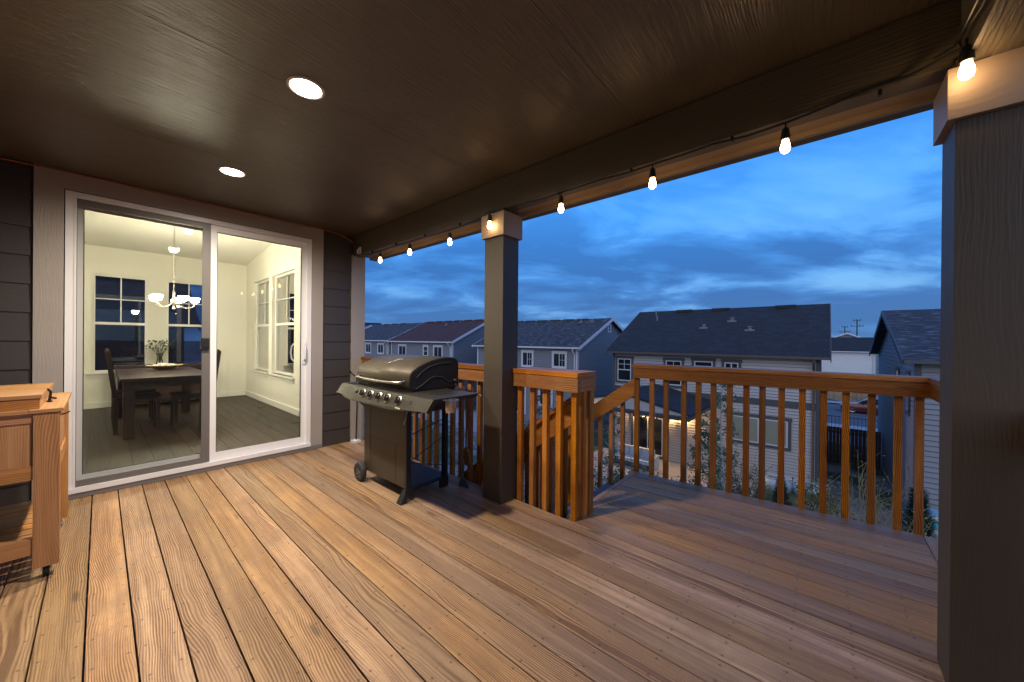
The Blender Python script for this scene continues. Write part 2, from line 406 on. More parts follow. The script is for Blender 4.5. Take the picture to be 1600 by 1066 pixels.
# tan trim around the door
g = MB()
g.box(XW, XW+.025, -.335, DY0-.006, 0.045, 2.59); g.box(XW, XW+.025, DY1+.006, 1.735, .045, 2.59)
g.box(XW+.001, XW+.027, DY0-.006, DY1+.006, DZ1+.006, 2.588)
g.build('door_trim', M['trim'], house, bevel=.002)
g = MB(); g.box(XW, XW+.03, 2.075, 2.245, -4.2, 2.345); g.box(XW-.12, XW+.0, 2.221, 2.25, -4.2, 2.345)
g.build('corner_trim', M['trim'], house, bevel=.002)
g = MB(); g.box(XW, XW+.034, -.335, 1.735, 0.004, .044); g.build('door_flashing', plain('grey_flashing', (.2, .19, .19), .5), house)
# room shell
g = MB(); wallgrid(g, 'x', -9.582, -9.75, -3, 2.22, -4.2, 3.9, [(-.10, .585, .66, 2.40), (.83, 1.50, .66, 2.40)])
wallgrid(g, 'y', 2.104, 2.22, -9.582, XW-.13, -4.2, 3.9, [(-9.02, -7.98, .64, 2.45), (-7.79, -6.62, .64, 2.45)])
g.box(-9.582, XW-.13, -2.6, -2.5, .03, 3.9)
g.build('room_wall', M['iwall'], house)
g = MB(); g.poly([(-9.582, -2.5, .031), (XW-.1, -2.5, .031), (XW-.1, 2.104, .031), (-9.582, 2.104, .031)])
g.build('room_subfloor', M['darkwood'], house)
g = MB(); yy = -2.48
while yy < 2.1:
    g.box(-9.58, XW-.085, yy, min(yy+.147, 2.103), .033, .045, ax=0); yy += .15
g.build('room_floor', M['ifloor'], house, bevel=.0015)
g = MB(); zc_ = lambda X: 2.88+.102*(X+9.582)
g.poly([(-9.6, -2.5, zc_(-9.6)), (-9.6, 2.11, zc_(-9.6)), (XW-.12, 2.11, zc_(XW)), (XW-.12, -2.5, zc_(XW))]); g.build('room_ceiling', M['iceil'], house)
g = MB(); g.box(-9.9, -4.3, -6.2, 2.5, 3.9, 4.1); g.build('roof', M['siding'], house)
g = MB(); g.box(-9.581, -9.566, -2.5, 2.104, .045, .145); g.box(-9.566, XW-.14, 2.089, 2.103, .045, .145); g.build('baseboard', M['itrim'], house, bevel=.003)
M['wglass'] = glass('window_glass', (.55, .62, .75), k=2.2)
def room_window(axis, c, out, a0, a1, z0, z1, deep):
    def B(gg, p0, p1, q0, q1, k0, k1):
        if axis == 'x': gg.box(c+out*k0, c+out*k1, p0, p1, q0, q1)
        else: gg.box(p0, p1, c+out*k0, c+out*k1, q0, q1)
    g = MB(); d0, d1 = deep, deep+.05; f = .038
    B(g, a0, a0+f, z0, z1, d0, d1); B(g, a1-f, a1, z0, z1, d0, d1); B(g, a0+f, a1-f, z1-f, z1, d0, d1); B(g, a0+f, a1-f, z0, z0+f, d0, d1)
    zm = (z0+z1)/2; B(g, a0+f, a1-f, zm-.022, zm+.022, d0-.006, d1)
    am = (a0+a1)/2; B(g, am-.008, am+.008, zm+.022, z1-f, d0+.01, d0+.03)
    zq = (zm+z1)/2; B(g, a0+f, am-.009, zq-.008, zq+.008, d0+.011, d0+.029); B(g, am+.009, a1-f, zq-.008, zq+.008, d0+.011, d0+.029)
    fr = g.build('window', M['itrim'], house, bevel=.002)
    g = MB(); B(g, a0+f-.002, a1-f+.002, z0+f-.002, z1-f+.002, d0+.034, d0+.038); g.build('window_glass', M['wglass'], fr)
    g = MB(); B(g, a0-.05, a1+.05, z0-.025, z0, -.045, deep); B(g, a0-.03, a1+.03, z0-.085, z0-.026, -.015, -.001); g.build('window_sill', M['itrim'], fr, bevel=.002)
room_window('x', -9.582, -1, -.10, .585, .66, 2.40, .03); room_window('x', -9.582, -1, .83, 1.50, .66, 2.40, .03)
room_window('y', 2.104, 1, -9.02, -7.98, .64, 2.45, .055); room_window('y', 2.104, 1, -7.79, -6.62, .64, 2.45, .055)
for X in (-7.8, -6.02):
    g = MB()
    for k in range(7): g.box(X-.15, X+.15, 1.86+k*.0165, 1.866+k*.0165, .0455, .052)
    g.box(X-.16, X-.15, 1.85, 1.975, .0455, .053); g.box(X+.15, X+.16, 1.85, 1.975, .0455, .053)
    g.build('floor_vent', plain('vent_brown', (.12, .10, .08), .4, .5), house)
# sliding door
sd = MB()
x0, x1 = XW-.11, XW+.03; fw = .045
sd.box(x0, x1, DY0, DY0+fw, .045, DZ1); sd.box(x0, x1, DY1-fw, DY1, .045, DZ1); sd.box(x0, x1, DY0+fw, DY1-fw, DZ1-fw, DZ1); sd.box(x0, x1+.012, DY0, DY1, .045, .085)
sd.box(x1-.014, x1+.003, DY0+fw, DY0+fw+.012, .09, DZ1-fw)
door = sd.build('sliding_door', M['vinyl'], house, bevel=.003)
YM0, YM1 = .70, .752
def sash(a0, a1, k0, k1, name, s=.045, sb=.075):
    g = MB(); z0, z1 = .087, DZ1-fw-.002
    g.box(k0, k1, a0, a0+s, z0, z1); g.box(k0, k1, a1-s, a1, z0, z1); g.box(k0, k1, a0+s, a1-s, z1-s-.01, z1); g.box(k0, k1, a0+s, a1-s, z0, z0+sb)
    g.build(name, M['vinyl'], door, bevel=.003)
    g = MB(); km = (k0+k1)/2
    g.box(km-.003, km+.003, a0+s-.004, a1-s+.004, z0+sb-.004, z1-s-.006); g.build('glass_pane', M['glass'], door)
    g = MB()
    for (p, q, r_, s_) in ((a0+s-.001, a0+s+.006, z0+sb, z1-s-.01), (a1-s-.006, a1-s+.001, z0+sb, z1-s-.01), (a0+s, a1-s, z0+sb-.001, z0+sb+.006), (a0+s, a1-s, z1-s-.016, z1-s-.009)):
        g.box(km-.008, km+.008, p, q, r_, s_)
    g.build('gasket', M['gasket'], door)
sash(DY0+fw, YM1, XW-.085, XW-.045, 'fixed_sash'); sash(YM0, DY1-fw, XW-.035, XW+.005, 'sliding_sash', .05)
# insect screen over the left half
g = MB(); k0, k1 = XW+.009, XW+.022; a0, a1, z0, z1 = DY0+fw+.004, .70, .088, DZ1-fw-.004
g.box(k0, k1, a0, a0+.012, z0, z1); g.box(k0, k1, a1-.062, a1, z0, z1); g.box(k0, k1, a0+.012, a1-.062, z0, z0+.05); g.box(k0, k1, a0+.012, a1-.062, z1-.05, z1)
sf = g.build('screen_frame', plain('grey_screen_frame', (.15, .14, .135), .45, var=.04), door, bevel=.002)
g = MB(); g.poly([(XW+.015, a0+.01, z0+.04), (XW+.015, a1-.06, z0+.04), (XW+.015, a1-.06, z1-.04), (XW+.015, a0+.01, z1-.04)]); g.build('insect_screen', M['screen'], door)
g = MB(); g.box(XW+.022, XW+.05, .625, .69, 1.18, 1.285); g.box(XW+.05, XW+.058, .64, .675, 1.20, 1.265); g.build('screen_latch', M['black'], door, bevel=.004)
g = MB(); g.box(XW+.006, XW+.02, 1.518, 1.552, 1.0, 1.26); g.tube([(XW+.02, 1.535, 1.04), (XW+.055, 1.535, 1.06), (XW+.06, 1.535, 1.13), (XW+.055, 1.535, 1.2), (XW+.02, 1.535, 1.22)], .009)
g.build('handle', M['vinyl'], door, smooth=True, bevel=.002)
g = MB(); g.tube([(XW-.05, 1.45, 1.03), (XW-.09, 1.44, 1.06), (XW-.10, 1.435, 1.13), (XW-.09, 1.44, 1.2), (XW-.05, 1.45, 1.23)], .008); g.build('pull_handle', M['vinyl'], door, smooth=True)
# house body behind the camera (closes the porch)
g = MB(); g.box(XW, .6, -2.36, -2.24, -4.2, 2.589); laps(g, 'y', -2.24, 1, XW+.03, .58, zl); g.build('wall', M['siding'], house)

# ---- porch roof: ceiling boards, beams
porch = thing('porch_roof', (-2, 0, 2.6), 'dark brown porch roof with textured ceiling over the deck', 'porch roof')
g = MB(); xx = XW+.001
while xx < .37:
    xe = min(xx+1.219, .37); g.hexa([(xx if not i & 2 else xe-.0007, (-2.24 if not i & 1 else 2.102), (2.59 if not i & 4 else 2.61)) for i in range(8)], None, 0); xx += 1.22
g.build('ceiling', M['ceil'], porch)
g = MB(); g.box(XW-.3, .9, -2.6, 2.6, 2.66, 2.80); g.build('roof_deck', M['siding'], porch)
g = MB(); g.box(XW+.002, .42, 2.102, 2.20, 2.335, 2.66); g.build('beam', M['beam'], porch, bevel=.004)
g = MB(); g.box(XW+.03, .37, 2.093, 2.1015, 2.582, 2.5895); g.build('joint_trim', M['post'], porch)
g = MB(); g.box(XW+.002, .60, 2.201, 2.315, 2.35, 2.66); g.box(XW+.002, .62, 2.316, 2.345, 2.325, 2.66); g.build('soffit', M['beamlite'], porch, bevel=.002)
g = MB(); g.box(XW-.02, .66, 2.347, 2.42, 2.33, 2.66); g.build('gutter_board', M['beam'], porch, bevel=.002)
g = MB(); g.box(.372, .43, -2.24, 2.10, 2.305, 2.66); g.build('beam', M['beam'], porch, bevel=.004)
g = MB(); g.box(.4305, .60, -2.24, 2.10, 2.30, 2.66); g.build('soffit', M['beam'], porch, bevel=.003)
g = MB(); g.box(.369, .376, -2.2, 2.08, 2.298, 2.303)
# ---- posts
def post(x0, x1, y0, y1, label, name='porch_post'):
    p = thing(name, ((x0+x1)/2, (y0+y1)/2, 0), label, 'post', 'posts holding the porch beam')
    g = MB(); g.box(x0, x1, y0, y1, .001, 2.334); g.build('shaft', M['post'], p, bevel=.004)
    g = MB(); e = .022; g.box(x0-e, x1+e, y0-e, y1+e, 2.115, 2.300)
    g.build('cap_trim', M['cap'], p, bevel=.003); return p
post(-2.109, -1.905, 2.07, 2.255, 'square taupe post beside the grill, middle of the rail, with bulb lit cap')
post(.355, .56, 2.07, 2.26, 'large square taupe post at the right edge, nearest to the viewer')

# ---- recessed lights
for X, Y, lb in ((-2.037, .694, 'larger round lit recessed light, nearer the viewer in the dark ceiling'), (-3.50, .671, 'smaller round lit recessed light in the ceiling just before the glass door')):
    sp = bpy.data.lights.new('recessed_lamp', 'SPOT'); sp.energy = 240; sp.color = (1, .87, .69); sp.spot_size = rad(172); sp.spot_blend = .85; sp.shadow_soft_size = .06
    L = thing('recessed_light', (X, Y, 2.59), lb, 'recessed light', 'recessed lights in the porch ceiling')
    g = MB(); g.lathe((X, Y, 2.59), [(.088, 0), (.087, -.006), (.074, -.008), (.070, -.002), (.070, .0)], 40); g.build('trim_ring', M['ledrim'], L, smooth=True)
    g = MB(); g.lathe((X, Y, 2.5865), [(.0, 0), (.072, 0)], 40); g.build('lens', M['led'], L)
    so_ = bpy.data.objects.new('lamp', sp); COL.objects.link(so_); so_.parent = L; so_.location = (0, 0, -.02)

# ---- string lights
sl = thing('string_lights', (-2, 2.08, 2.3), 'black cord string lights with lit warm bulbs clipped along the front beam', 'string lights')
bx = [(-3.80, 2.18), (-3.21, 2.178), (-2.57, 2.172), (-1.998, 2.19), (-1.375, 2.195), (-.753, 2.192), (-.146, 2.192), (.365, 2.243)]
pts = [(-4.35, 2.085, 2.30), (-4.30, 2.085, 2.33), (-4.05, 2.083, 2.295)]
for i, (X, Z) in enumerate(bx):
    yb = 2.036 if i in (3, 7) else 2.078
    pts.append((X, 2.085 if i not in (3, 7) else 2.045, Z+.118))
    if i < len(bx)-1:
        Xn = bx[i+1][0]
        for f_, dz in ((.25, -.002), (.5, .004), (.75, -.004)): pts.append((X+(Xn-X)*f_, 2.083, Z+(bx[i+1][1]-Z)*f_+.118+dz+random.uniform(-.003, .003)))
pts += [(.352, 2.02, 2.38), (.358, 1.8, 2.345), (.36, 1.5, 2.35), (.36, 1.2, 2.34), (.36, .6, 2.35), (.36, -.5, 2.345), (.36, -2.2, 2.345)]
g = MB(); g.tube(pts, .0052, 6)
g.tube([(.30, 2.06, 2.365), (.345, 2.03, 2.37), (.35, 1.7, 2.36), (.352, 1.2, 2.37), (.352, .5, 2.36)], .0045, 6)
for k in range(9):
    X = -4.0+k*.52; g.box(X-.006, X+.006, 2.074, 2.095, 2.302, 2.322)
g.build('cord', M['black'], sl, smooth=True)
for i, (X, Z) in enumerate(bx):
    yb = {3: 2.012, 7: 1.985}.get(i, 2.076)
    g = MB(); g.tube([(X, yb+.005, Z+.118), (X, yb, Z+.085)], .004, 6)
    g.lathe((X, yb, Z), [(.0, .088), (.013, .086), (.016, .07), (.019, .045), (.018, .034), (.0, .034)], 16); g.build('socket', M['black'], sl, smooth=True)
    g = MB(); g.lathe((X, yb, Z), [(.0, -.026), (.009, -.0245), (.0165, -.017), (.0195, -.004), (.0185, .008), (.0145, .022), (.012, .034), (0, .034)], 18)
    b = g.build('bulb', M['bulb'], sl, smooth=True)
# orange cord along wall top
g = MB(); pts = [(XW+.03, -3+k*.25, 2.575+.006*math.sin(k*1.7)) for k in range(20)] + [(XW+.04, 1.95, 2.56), (XW+.05, 2.06, 2.50), (XW+.12, 2.085, 2.42), (-4.35, 2.09, 2.35)]
cordo = g.tube(pts, .005, 6).build('extension_cord', M['orange'], None, smooth=True)
tag(cordo, 'thin orange cord running along the wall top above the glass door', 'cord')
# small bracket where cord joins
g = MB(); g.box(-4.33, -4.30, 2.082, 2.10, 2.33, 2.42); g.tube([(-4.315, 2.08, 2.40), (-4.3, 2.05, 2.36), (-4.29, 2.05, 2.33)], .008, 6)
tag(g.build('cable_clip', M['vinyl'], None, smooth=True), 'small white cord clip at the far left end of the beam', 'cable clip')

# ---- deck
def warp(v):
    if v.y <= 2.23: return v
    return V((v.x, v.y + (v.y-2.226)/1.274*.079*(v.x+1.4), v.z))
g = MB()
for k in range(-15, 16):
    y0 = -.038+.1415*k
    ga, gb = (random.uniform(.0025, .0042), random.uniform(.002, .004)) if k < 7 else (random.uniform(.002, .004), random.uniform(.001, .003))
    g.box(XW+.004, .60, y0+ga, y0+.1415-gb, -.026+random.uniform(-.0008, 0), random.uniform(-.0012, 0), ax=0)
dk = g.build('deck_boards', M['deck'], None, bevel=.003)
g2 = MB()
for k in range(9):
    y0 = 2.226+.1415*k
    g2.box(-1.385, .505, y0+.004, y0+.1385, -.026, random.uniform(-.0012, 0), ax=0)
g2.box(.509, .60, 2.232, 3.50, -.026, -.001, ax=1)
g2.box(-1.425, -1.389, 2.30, 3.50, -.028, .0005, ax=1)
dx = g2.build('deck_extension_boards', M['deck_old'], None, bevel=.003, warp=warp)
struct(dk); struct(dx)
g = MB(); 
for X in [XW+.05+.406*k for k in range(13)]: g.box(X, X+.038, -2.2, 2.2, -.26, -.028)
g.box(XW, .60, 2.19, 2.224, -.26, -.028); g.box(.565, .60, -2.2, 2.19, -.26, -.028)
g.build('deck_joists', M['tread'], None)['kind'] = 'structure'
g = MB()
g.box(-1.41, .60, 3.46, 3.497, -.26, -.029); g.box(-1.425, -1.39, 2.24, 3.46, -.26, -.029); g.box(.565, .60, 2.23, 3.46, -.26, -.029)
for X in (-1.0, -.6, -.2, .2): g.box(X, X+.038, 2.23, 3.46, -.26, -.029)
g.build('deck_extension_frame', M['tread'], None, warp=warp)['kind'] = 'structure'
for i, (X, Y) in enumerate(((-1.35, 3.35), (.48, 3.45), (.48, -1.9), (-2.0, 2.05))):
    g = MB(); g.box(X-.07, X+.07, Y-.07, Y+.07, -4.2, -.262); o = g.build('deck_support', M['tread'], None); struct(o)

# ---- railings
RW = M['redwood']
def railing(loc, label): return thing('deck_railing', loc, label, 'railing', 'stained wood railings of the deck')
def bals(par, xs, Y, z0=-.24, z1=.93, wp=None, ax='x', s=.0205):
    for X in xs:
        g = MB(); j = random.uniform(-.003, .003)
        if ax == 'x': g.box(X-s+j, X+s+j, Y, Y+.036, z0, z1)
        else: g.box(Y, Y+.036, X-s+j, X+s+j, z0, z1)
        g.build('baluster', RW, par, bevel=.002, warp=wp)
# behind the grill
r1 = railing((-3.3, 2.24, 0), 'stained wood railing behind the grill, from the wall to the middle post')
g = MB(); g.box(XW+.035, -2.112, 2.205, 2.243, .925, 1.028); g.build('rail_board', RW, r1, bevel=.003)
g = MB(); g.box(XW+.034, -2.1115, 2.195, 2.335, 1.030, 1.064); g.build('rail_cap', RW, r1, bevel=.003)
bals(r1, [-4.36+.1255*k for k in range(17)], 2.228+.016, z1=.99)
# short piece right of middle post
r2 = railing((-1.6, 2.24, 0), 'short stained wood railing between the middle post and the stair opening')
g = MB(); g.box(-1.902, -1.302, 2.195, 2.233, .925, 1.028); g.build('rail_board', RW, r2, bevel=.003)
g = MB(); g.box(-1.902, -1.300, 2.190, 2.335, 1.030, 1.064); g.box(-1.902, -1.300, 2.338, 2.46, 1.030, 1.063); g.build('rail_cap', RW, r2, bevel=.003)
g = MB(); g.box(-1.338, -1.301, 2.2335, 2.455, .926, 1.028); g.box(-1.902, -1.34, 2.415, 2.453, .925, 1.028); g.build('end_board', RW, r2, bevel=.003)
bals(r2, [-1.86, -1.735, -1.61, -1.485, -1.357], 2.233, z1=.99)
g = MB(); g.box(-1.372, -1.312, 2.395, 2.455, -.24, .924); g.build('rail_post', RW, r2, bevel=.003)
bals(r2, [-1.33], 2.302, z1=.95)
# far railing of the extension
r3 = railing((-.4, 3.5, 0), 'long stained wood railing along the far edge of the deck extension')
g = MB(); g.box(-1.43, .565, 3.470, 3.507, .930, 1.030); g.build('rail_board', RW, r3, bevel=.003, warp=warp)
g = MB(); g.box(-1.435, .60, 3.460, 3.60, 1.032, 1.066); g.build('rail_cap', RW, r3, bevel=.003, warp=warp)
bals(r3, [-1.412, -1.268, -1.134, -.985, -.862, -.745, -.618, -.497, -.387, -.261, -.13, -.003, .122, .256, .389, .489], 3.508, z1=1.0, wp=warp)
# right side railing
r4 = railing((.56, 2.9, 0), 'short stained wood railing returning to the large right post')
g = MB(); g.box(.528, .565, 2.262, 3.468, .930, 1.030); g.build('rail_board', RW, r4, bevel=.003, warp=warp)
g = MB(); g.box(.52, .66, 2.262, 3.458, 1.032, 1.066); g.build('rail_cap', RW, r4, bevel=.003, warp=warp)
bals(r4, [2.36+.13*k for k in range(9)], .566+.036, z1=1.0, wp=warp, ax='y')
r5 = railing((.6, 0, 0), 'stained wood side railing right of the viewer, beyond the large post')
g = MB(); g.box(.5605, .60, -2.2, 2.06, .93, 1.03); g.build('rail_board', RW, r5, bevel=.003)
g = MB(); g.box(.53, .67, -2.2, 2.06, 1.032, 1.066); g.build('rail_cap', RW, r5, bevel=.003)
bals(r5, [-2.1+.135*k for k in range(30)], .6015, z1=1.0, ax='y')

# ---- stairs
st = thing('deck_stairs', (-1.4, 2.9, 0), 'wood stairs leading down from the deck between two sloped handrails', 'stairs')
NS, RI, RU = 22, .186, .26
for k in range(1, NS):
    xs_ = -1.428-RU*(k-1)
    g = MB(); g.box(xs_-RU-.02, xs_-.13, 2.47, 3.47, -RI*k-.03, -RI*k); g.box(xs_-.124, xs_-.004, 2.47, 3.47, -RI*k-.03, -RI*k); g.build('tread', M['tread'], st, bevel=.003)
for Y in (2.43, 3.475):
    g = MB(); xe = -1.43-RU*NS; ze = -RI*NS
    g.prism([(-1.43, Y, -.03), (xe, Y, ze-.03), (xe, Y, ze-.3), (-1.43, Y, -.32)], (0, .038, 0)); g.build('stringer', M['tread'], st)
sl_ = RI/RU
def handrail(Y, label, xs0, ztop, inner):
    h = thing('stair_handrail', (xs0, Y, ztop), label, 'handrail', 'sloped stair handrails')
    L = 4.9
    a = V((xs0, Y, ztop-.085)); b = V((xs0-L, Y, ztop-.085-L*sl_))
    g = MB(); g.prism([(xs0, Y, ztop-.01), (xs0-L, Y, ztop-.01-L*sl_), (xs0-L, Y, ztop-.185-L*sl_), (xs0, Y, ztop-.185)], (0, .037, 0)); g.build('rail_board', RW, h, bevel=.003)
    g = MB(); g.prism([(xs0, Y-.03, ztop+.026), (xs0-L, Y-.03, ztop+.026-L*sl_), (xs0-L, Y-.03, ztop-.008-L*sl_), (xs0, Y-.03, ztop-.008)], (0, .09, 0)) 
    if inner: g.build('rail_cap', RW, h, bevel=.003)
    k = 0; X = xs0-.14
    while X > xs0-L:
        zt = ztop-.1-(xs0-X)*sl_; g = MB(); g.box(X-.019, X+.019, Y+.038, Y+.074, zt-.98, zt+.03); g.build('baluster', RW, h, bevel=.002); X -= .125
    return h
handrail(3.50, 'sloped stair handrail on the far side, starting from the long railing', -1.432, .935, False)
handrail(2.40, 'sloped stair handrail on the near side, seen through the short railing', -1.43, .86, True)

# ================================================================== GRILL
gr = thing('gas_grill', (-2.75, 1.75, 0), 'bronze coloured gas grill with closed lid standing by the railing', 'grill')
LX0, LX1 = -3.17, -2.345
prof = [(1.53, .90), (1.53, 1.0), (1.536, 1.028), (1.552, 1.046), (1.60, 1.074), (1.66, 1.100), (1.73, 1.121), (1.80, 1.134), (1.87, 1.139), (1.93, 1.137), (1.965, 1.128), (1.985, 1.108), (1.99, 1.08), (1.99, .90)]
g = MB()
for i in range(len(prof)-1):
    (a, b), (c, d) = prof[i], prof[i+1]
    g.poly([(LX0, a, b), (LX1, a, b), (LX1, c, d), (LX0, c, d)])
n_ = len(prof)
bm_o = g.build('lid', M['grill'], gr, smooth=True)
sl_m = bm_o.modifiers.new('sol', 'SOLIDIFY'); sl_m.thickness = .008; sl_m.offset = 1
for X, dx in ((LX1, 1), (LX0, -1)):
    g = MB(); pr = [(X-dx*.004, y, z) for y, z in prof]; g.prism(pr, (dx*.012, 0, 0)); e = g.build('lid_end', M['grilldark'], gr, bevel=.005)
    xx = X+dx*.010
    g = MB(); g.tube([(xx, 1.58, 1.0), (xx, 1.63, 1.045), (xx, 1.70, 1.08), (xx, 1.79, 1.10), (xx, 1.90, 1.104)], .0028, 6)
    g.tube([(xx, 1.548, .93), (xx, 1.57, .915), (xx, 1.62, .935), (xx, 1.70, .985), (xx, 1.75, 1.0), (xx, 1.82, .99), (xx, 1.88, .95), (xx, 1.915, .945)], .003, 6)
    g.build('embossed_line', M['grill'], e, smooth=True)
    g = MB(); g.lathe((xx, 1.955, .955), [(0, .009), (.009, .009), (.011, 0)], 12, (dx, 0, 0)); g.lathe((xx, 1.965, .915), [(0, .007), (.007, .007), (.009, 0)], 12, (dx, 0, 0)); g.build('hinge_bolt', M['chrome'], e, smooth=True)
g = MB(); g.tube([(-3.10, 1.525, .968), (-3.10, 1.485, .965), (-3.085, 1.472, .962), (-2.95, 1.466, .957), (-2.75, 1.463, .954), (-2.55, 1.466, .957), (-2.42, 1.472, .962), (-2.405, 1.485, .965), (-2.405, 1.525, .968)], .0115, 10)
g.build('lid_handle', M['chrome'], gr, smooth=True)
# emblem on the lid : small flame like badge
def lidpt(X, s):  # s along profile Y
    for i in range(len(prof)-1):
        if prof[i][0] <= s <= prof[i+1][0] and prof[i+1][0] > prof[i][0]:
            f_ = (s-prof[i][0])/(prof[i+1][0]-prof[i][0]); return V((X, s, prof[i][1]+(prof[i+1][1]-prof[i][1])*f_+.010))
g = MB(); g.tube([lidpt(-2.90+.013*k, 1.60+.003*k+.010*math.sin(k*.7)) for k in range(10)], [.0022+.0004*k for k in range(10)], 6)
g.tube([lidpt(-2.785, 1.625), lidpt(-2.77, 1.65), lidpt(-2.755, 1.685), lidpt(-2.735, 1.70), lidpt(-2.715, 1.695)], [.003, .006, .008, .006, .003], 8)
g.tube([lidpt(-2.745, 1.665), lidpt(-2.725, 1.672), lidpt(-2.700, 1.69), lidpt(-2.675, 1.695)], [.005, .006, .004, .002], 8)
g.build('emblem', plain('emblem_metal', (.16, .14, .11), .4, .6), gr, smooth=True)
# firebox, table top, shelf
g = MB(); g.prism([(LX0+.01, 1.545, .899), (LX0+.01, 1.98, .899), (LX0+.01, 1.90, .72), (LX0+.01, 1.60, .72)], (LX1-LX0-.02, 0, 0)); g.build('firebox', M['grilldark'], gr, bevel=.006)
g = MB(); g.box(-3.30, LX0-.012, 1.452, 1.86, .876, .893); g.build('side_shelf', M['grilldark'], gr, bevel=.006)
g = MB(); g.box(LX1+.012, -1.945, 1.452, 1.862, .876, .893); g.box(LX1+.012, -1.96, 1.47, 1.85, .862, .875); sh = g.build('side_shelf', plain('shelf_metal', (.045, .039, .030), .45, .4, .2, 12), gr, bevel=.006)
g = MB(); g.lathe((-2.14, 1.66, .8935), [(.0, .0015), (.085, .0015), (.09, 0)], 28); g.build('burner_cover', M['grilldark'], sh, smooth=True)
g = MB(); g.tube([(-1.935, 1.845, .885), (-1.915, 1.85, .883), (-1.905, 1.845, .872)], .006, 6); g.build('tool_hook', M['black'], sh, smooth=True)
g = MB(); g.box(LX0-.011, LX1+.011, 1.452, 1.528, .874, .891)
g.build('table_top', M['grilldark'], gr, bevel=.004)
# control panel (slanted, trapezoid)
A = [V((-3.30, 1.447, .892)), V((-1.945, 1.447, .892)), V((-1.965, 1.402, .808)), (V((-2.10, 1.400, .805))), V((-2.30, 1.394, .782)), V((-2.40, 1.392, .776)), V((-3.05, 1.392, .776)), V((-3.14, 1.394, .784)), V((-3.22, 1.401, .805)), V((-3.33, 1.405, .808))]
g = MB(); g.prism(A, (0, .03, -.006)); cp = g.build('control_panel', M['grillpanel'], gr, bevel=.004)
nrm = V((0, -.88, .47)).normalized()
def panpt(px, z): return V((px, 1.447-(.892-z)*.53, z))
for X in (-2.86, -2.735, -2.60, -2.475, -2.325):
    c = panpt(X, .845)
    g = MB(); g.lathe(c, [(.036, -.002), (.036, .006), (.030, .010), (.026, .010)], 24, nrm); g.build('knob_bezel', M['chrome'], cp, smooth=True)
    g = MB(); g.lathe(c, [(.026, .006), (.025, .022), (.021, .026), (0, .026)], 20, nrm)
    sd_ = V((1, 0, 0)); up_ = nrm.cross(sd_)
    g.bar(c+nrm*.026-up_*.021, c+nrm*.026+up_*.021, .012, .016, nrm); g.build('knob', M['black'], cp, smooth=True)
g = MB(); c = panpt(-2.98, .848); g.lathe(c, [(.013, 0), (.012, .008), (0, .009)], 14, nrm); g.bar(c+nrm*.005-V((.02, 0, 0)), c+nrm*.005+V((.02, 0, 0)), .008, .006, nrm); g.build('igniter', M['black'], cp, smooth=True)
g = MB(); c = panpt(-2.175, .848)
for d in (-.008, .008): g.lathe(c+nrm.cross(V((1, 0, 0)))*d, [(.009, 0), (.009, .003), (0, .003)], 12, nrm)
g.build('badge', M['black'], cp)
g = MB()
c = panpt(-2.30, .798); g.bar(c+nrm*.001+V((-.03, 0, 0)), c+nrm*.001+V((.03, 0, 0)), .012, .003, nrm); g.build('name_plate', M['chrome'], cp, bevel=.001)
g = MB(); g.tube([(-2.33, 1.50, .77), (-2.30, 1.47, .72), (-2.31, 1.46, .68), (-2.33, 1.47, .665)], .004, 6); g.build('match_chain', M['chrome'], gr, smooth=True)
# cup on the shelf end
g = MB(); g.lathe((-1.905, 1.56, .80), [(0, 0), (.034, 0), (.036, .006), (.037, .078), (.055, .080), (.055, .085), (.034, .085), (.033, .008), (0, .008)], 28)
g.build('drip_cup', M['chrome'], gr, smooth=True)
g = MB(); g.box(-1.95, -1.90, 1.545, 1.575, .868, .877); g.build('cup_bracket', M['black'], gr)
# cabinet
CX0, CX1, CY0, CY1 = -3.19, -2.49, 1.60, 2.02
g = MB(); g.box(CX0+.02, CX1-.03, CY0, CY0+.014, .10, .775); g.build('door_panel', M['cabinet'], gr, bevel=.003)
g = MB(); g.box(CX0+.03, CX1-.05, CY0-.0025, CY0, .425, .431); g.box(CX0+.115, CX0+.118, CY0-.002, CY0, .11, .76); g.box(CX1-.17, CX1-.167, CY0-.002, CY0, .11, .425); g.build('panel_seam', M['grill'], gr)
g = MB(); g.box(CX0, CX0+.016, CY0+.002, CY1, .08, .76); g.build('side_panel', M['cabinet'], gr, bevel=.003)
g = MB(); g.box(CX1-.05, CX1-.012, CY1-.04, CY1, .08, .78); g.box(CX1-.045, CX1-.015, CY1-.07, CY1+.01, 0.002, .085); g.build('leg', M['black'], gr, bevel=.004)
g = MB(); g.box(CX1-.03, CX1+.005, CY0-.008, CY0+.035, .07, .78)
g.prism([(CX1-.035, CY0-.012, .10), (CX1+.01, CY0-.012, .10), (CX1+.02, CY0-.065, .002), (CX1-.045, CY0-.065, .002)], (0, .05, 0)); g.build('leg', M['black'], gr, bevel=.004)
g = MB(); g.box(CX0+.0, CX0+.03, CY1-.04, CY1, .06, .78); g.build('leg', M['black'], gr, bevel=.004)
g = MB(); g.box(CX0+.016, CX1-.02, CY0+.02, CY1, .085, .10); g.build('bottom_shelf', M['grilldark'], gr, bevel=.003)
g = MB(); g.tube([(CX1-.01, CY0+.03, .085), (CX1-.02, CY1-.04, .085)], .012, 8); g.tube([(CX1-.012, CY0+.03, .52), (CX1-.03, CY1-.03, .60)], .004, 6)
g.tube([(CX1-.012, CY0+.03, .31), (CX1-.03, CY1-.03, .45)], .004, 6); g.tube([(CX1-.012, CY0+.03, .30), (CX1-.03, CY1-.03, .19)], .004, 6); g.build('cross_bar', M['black'], gr, smooth=True)
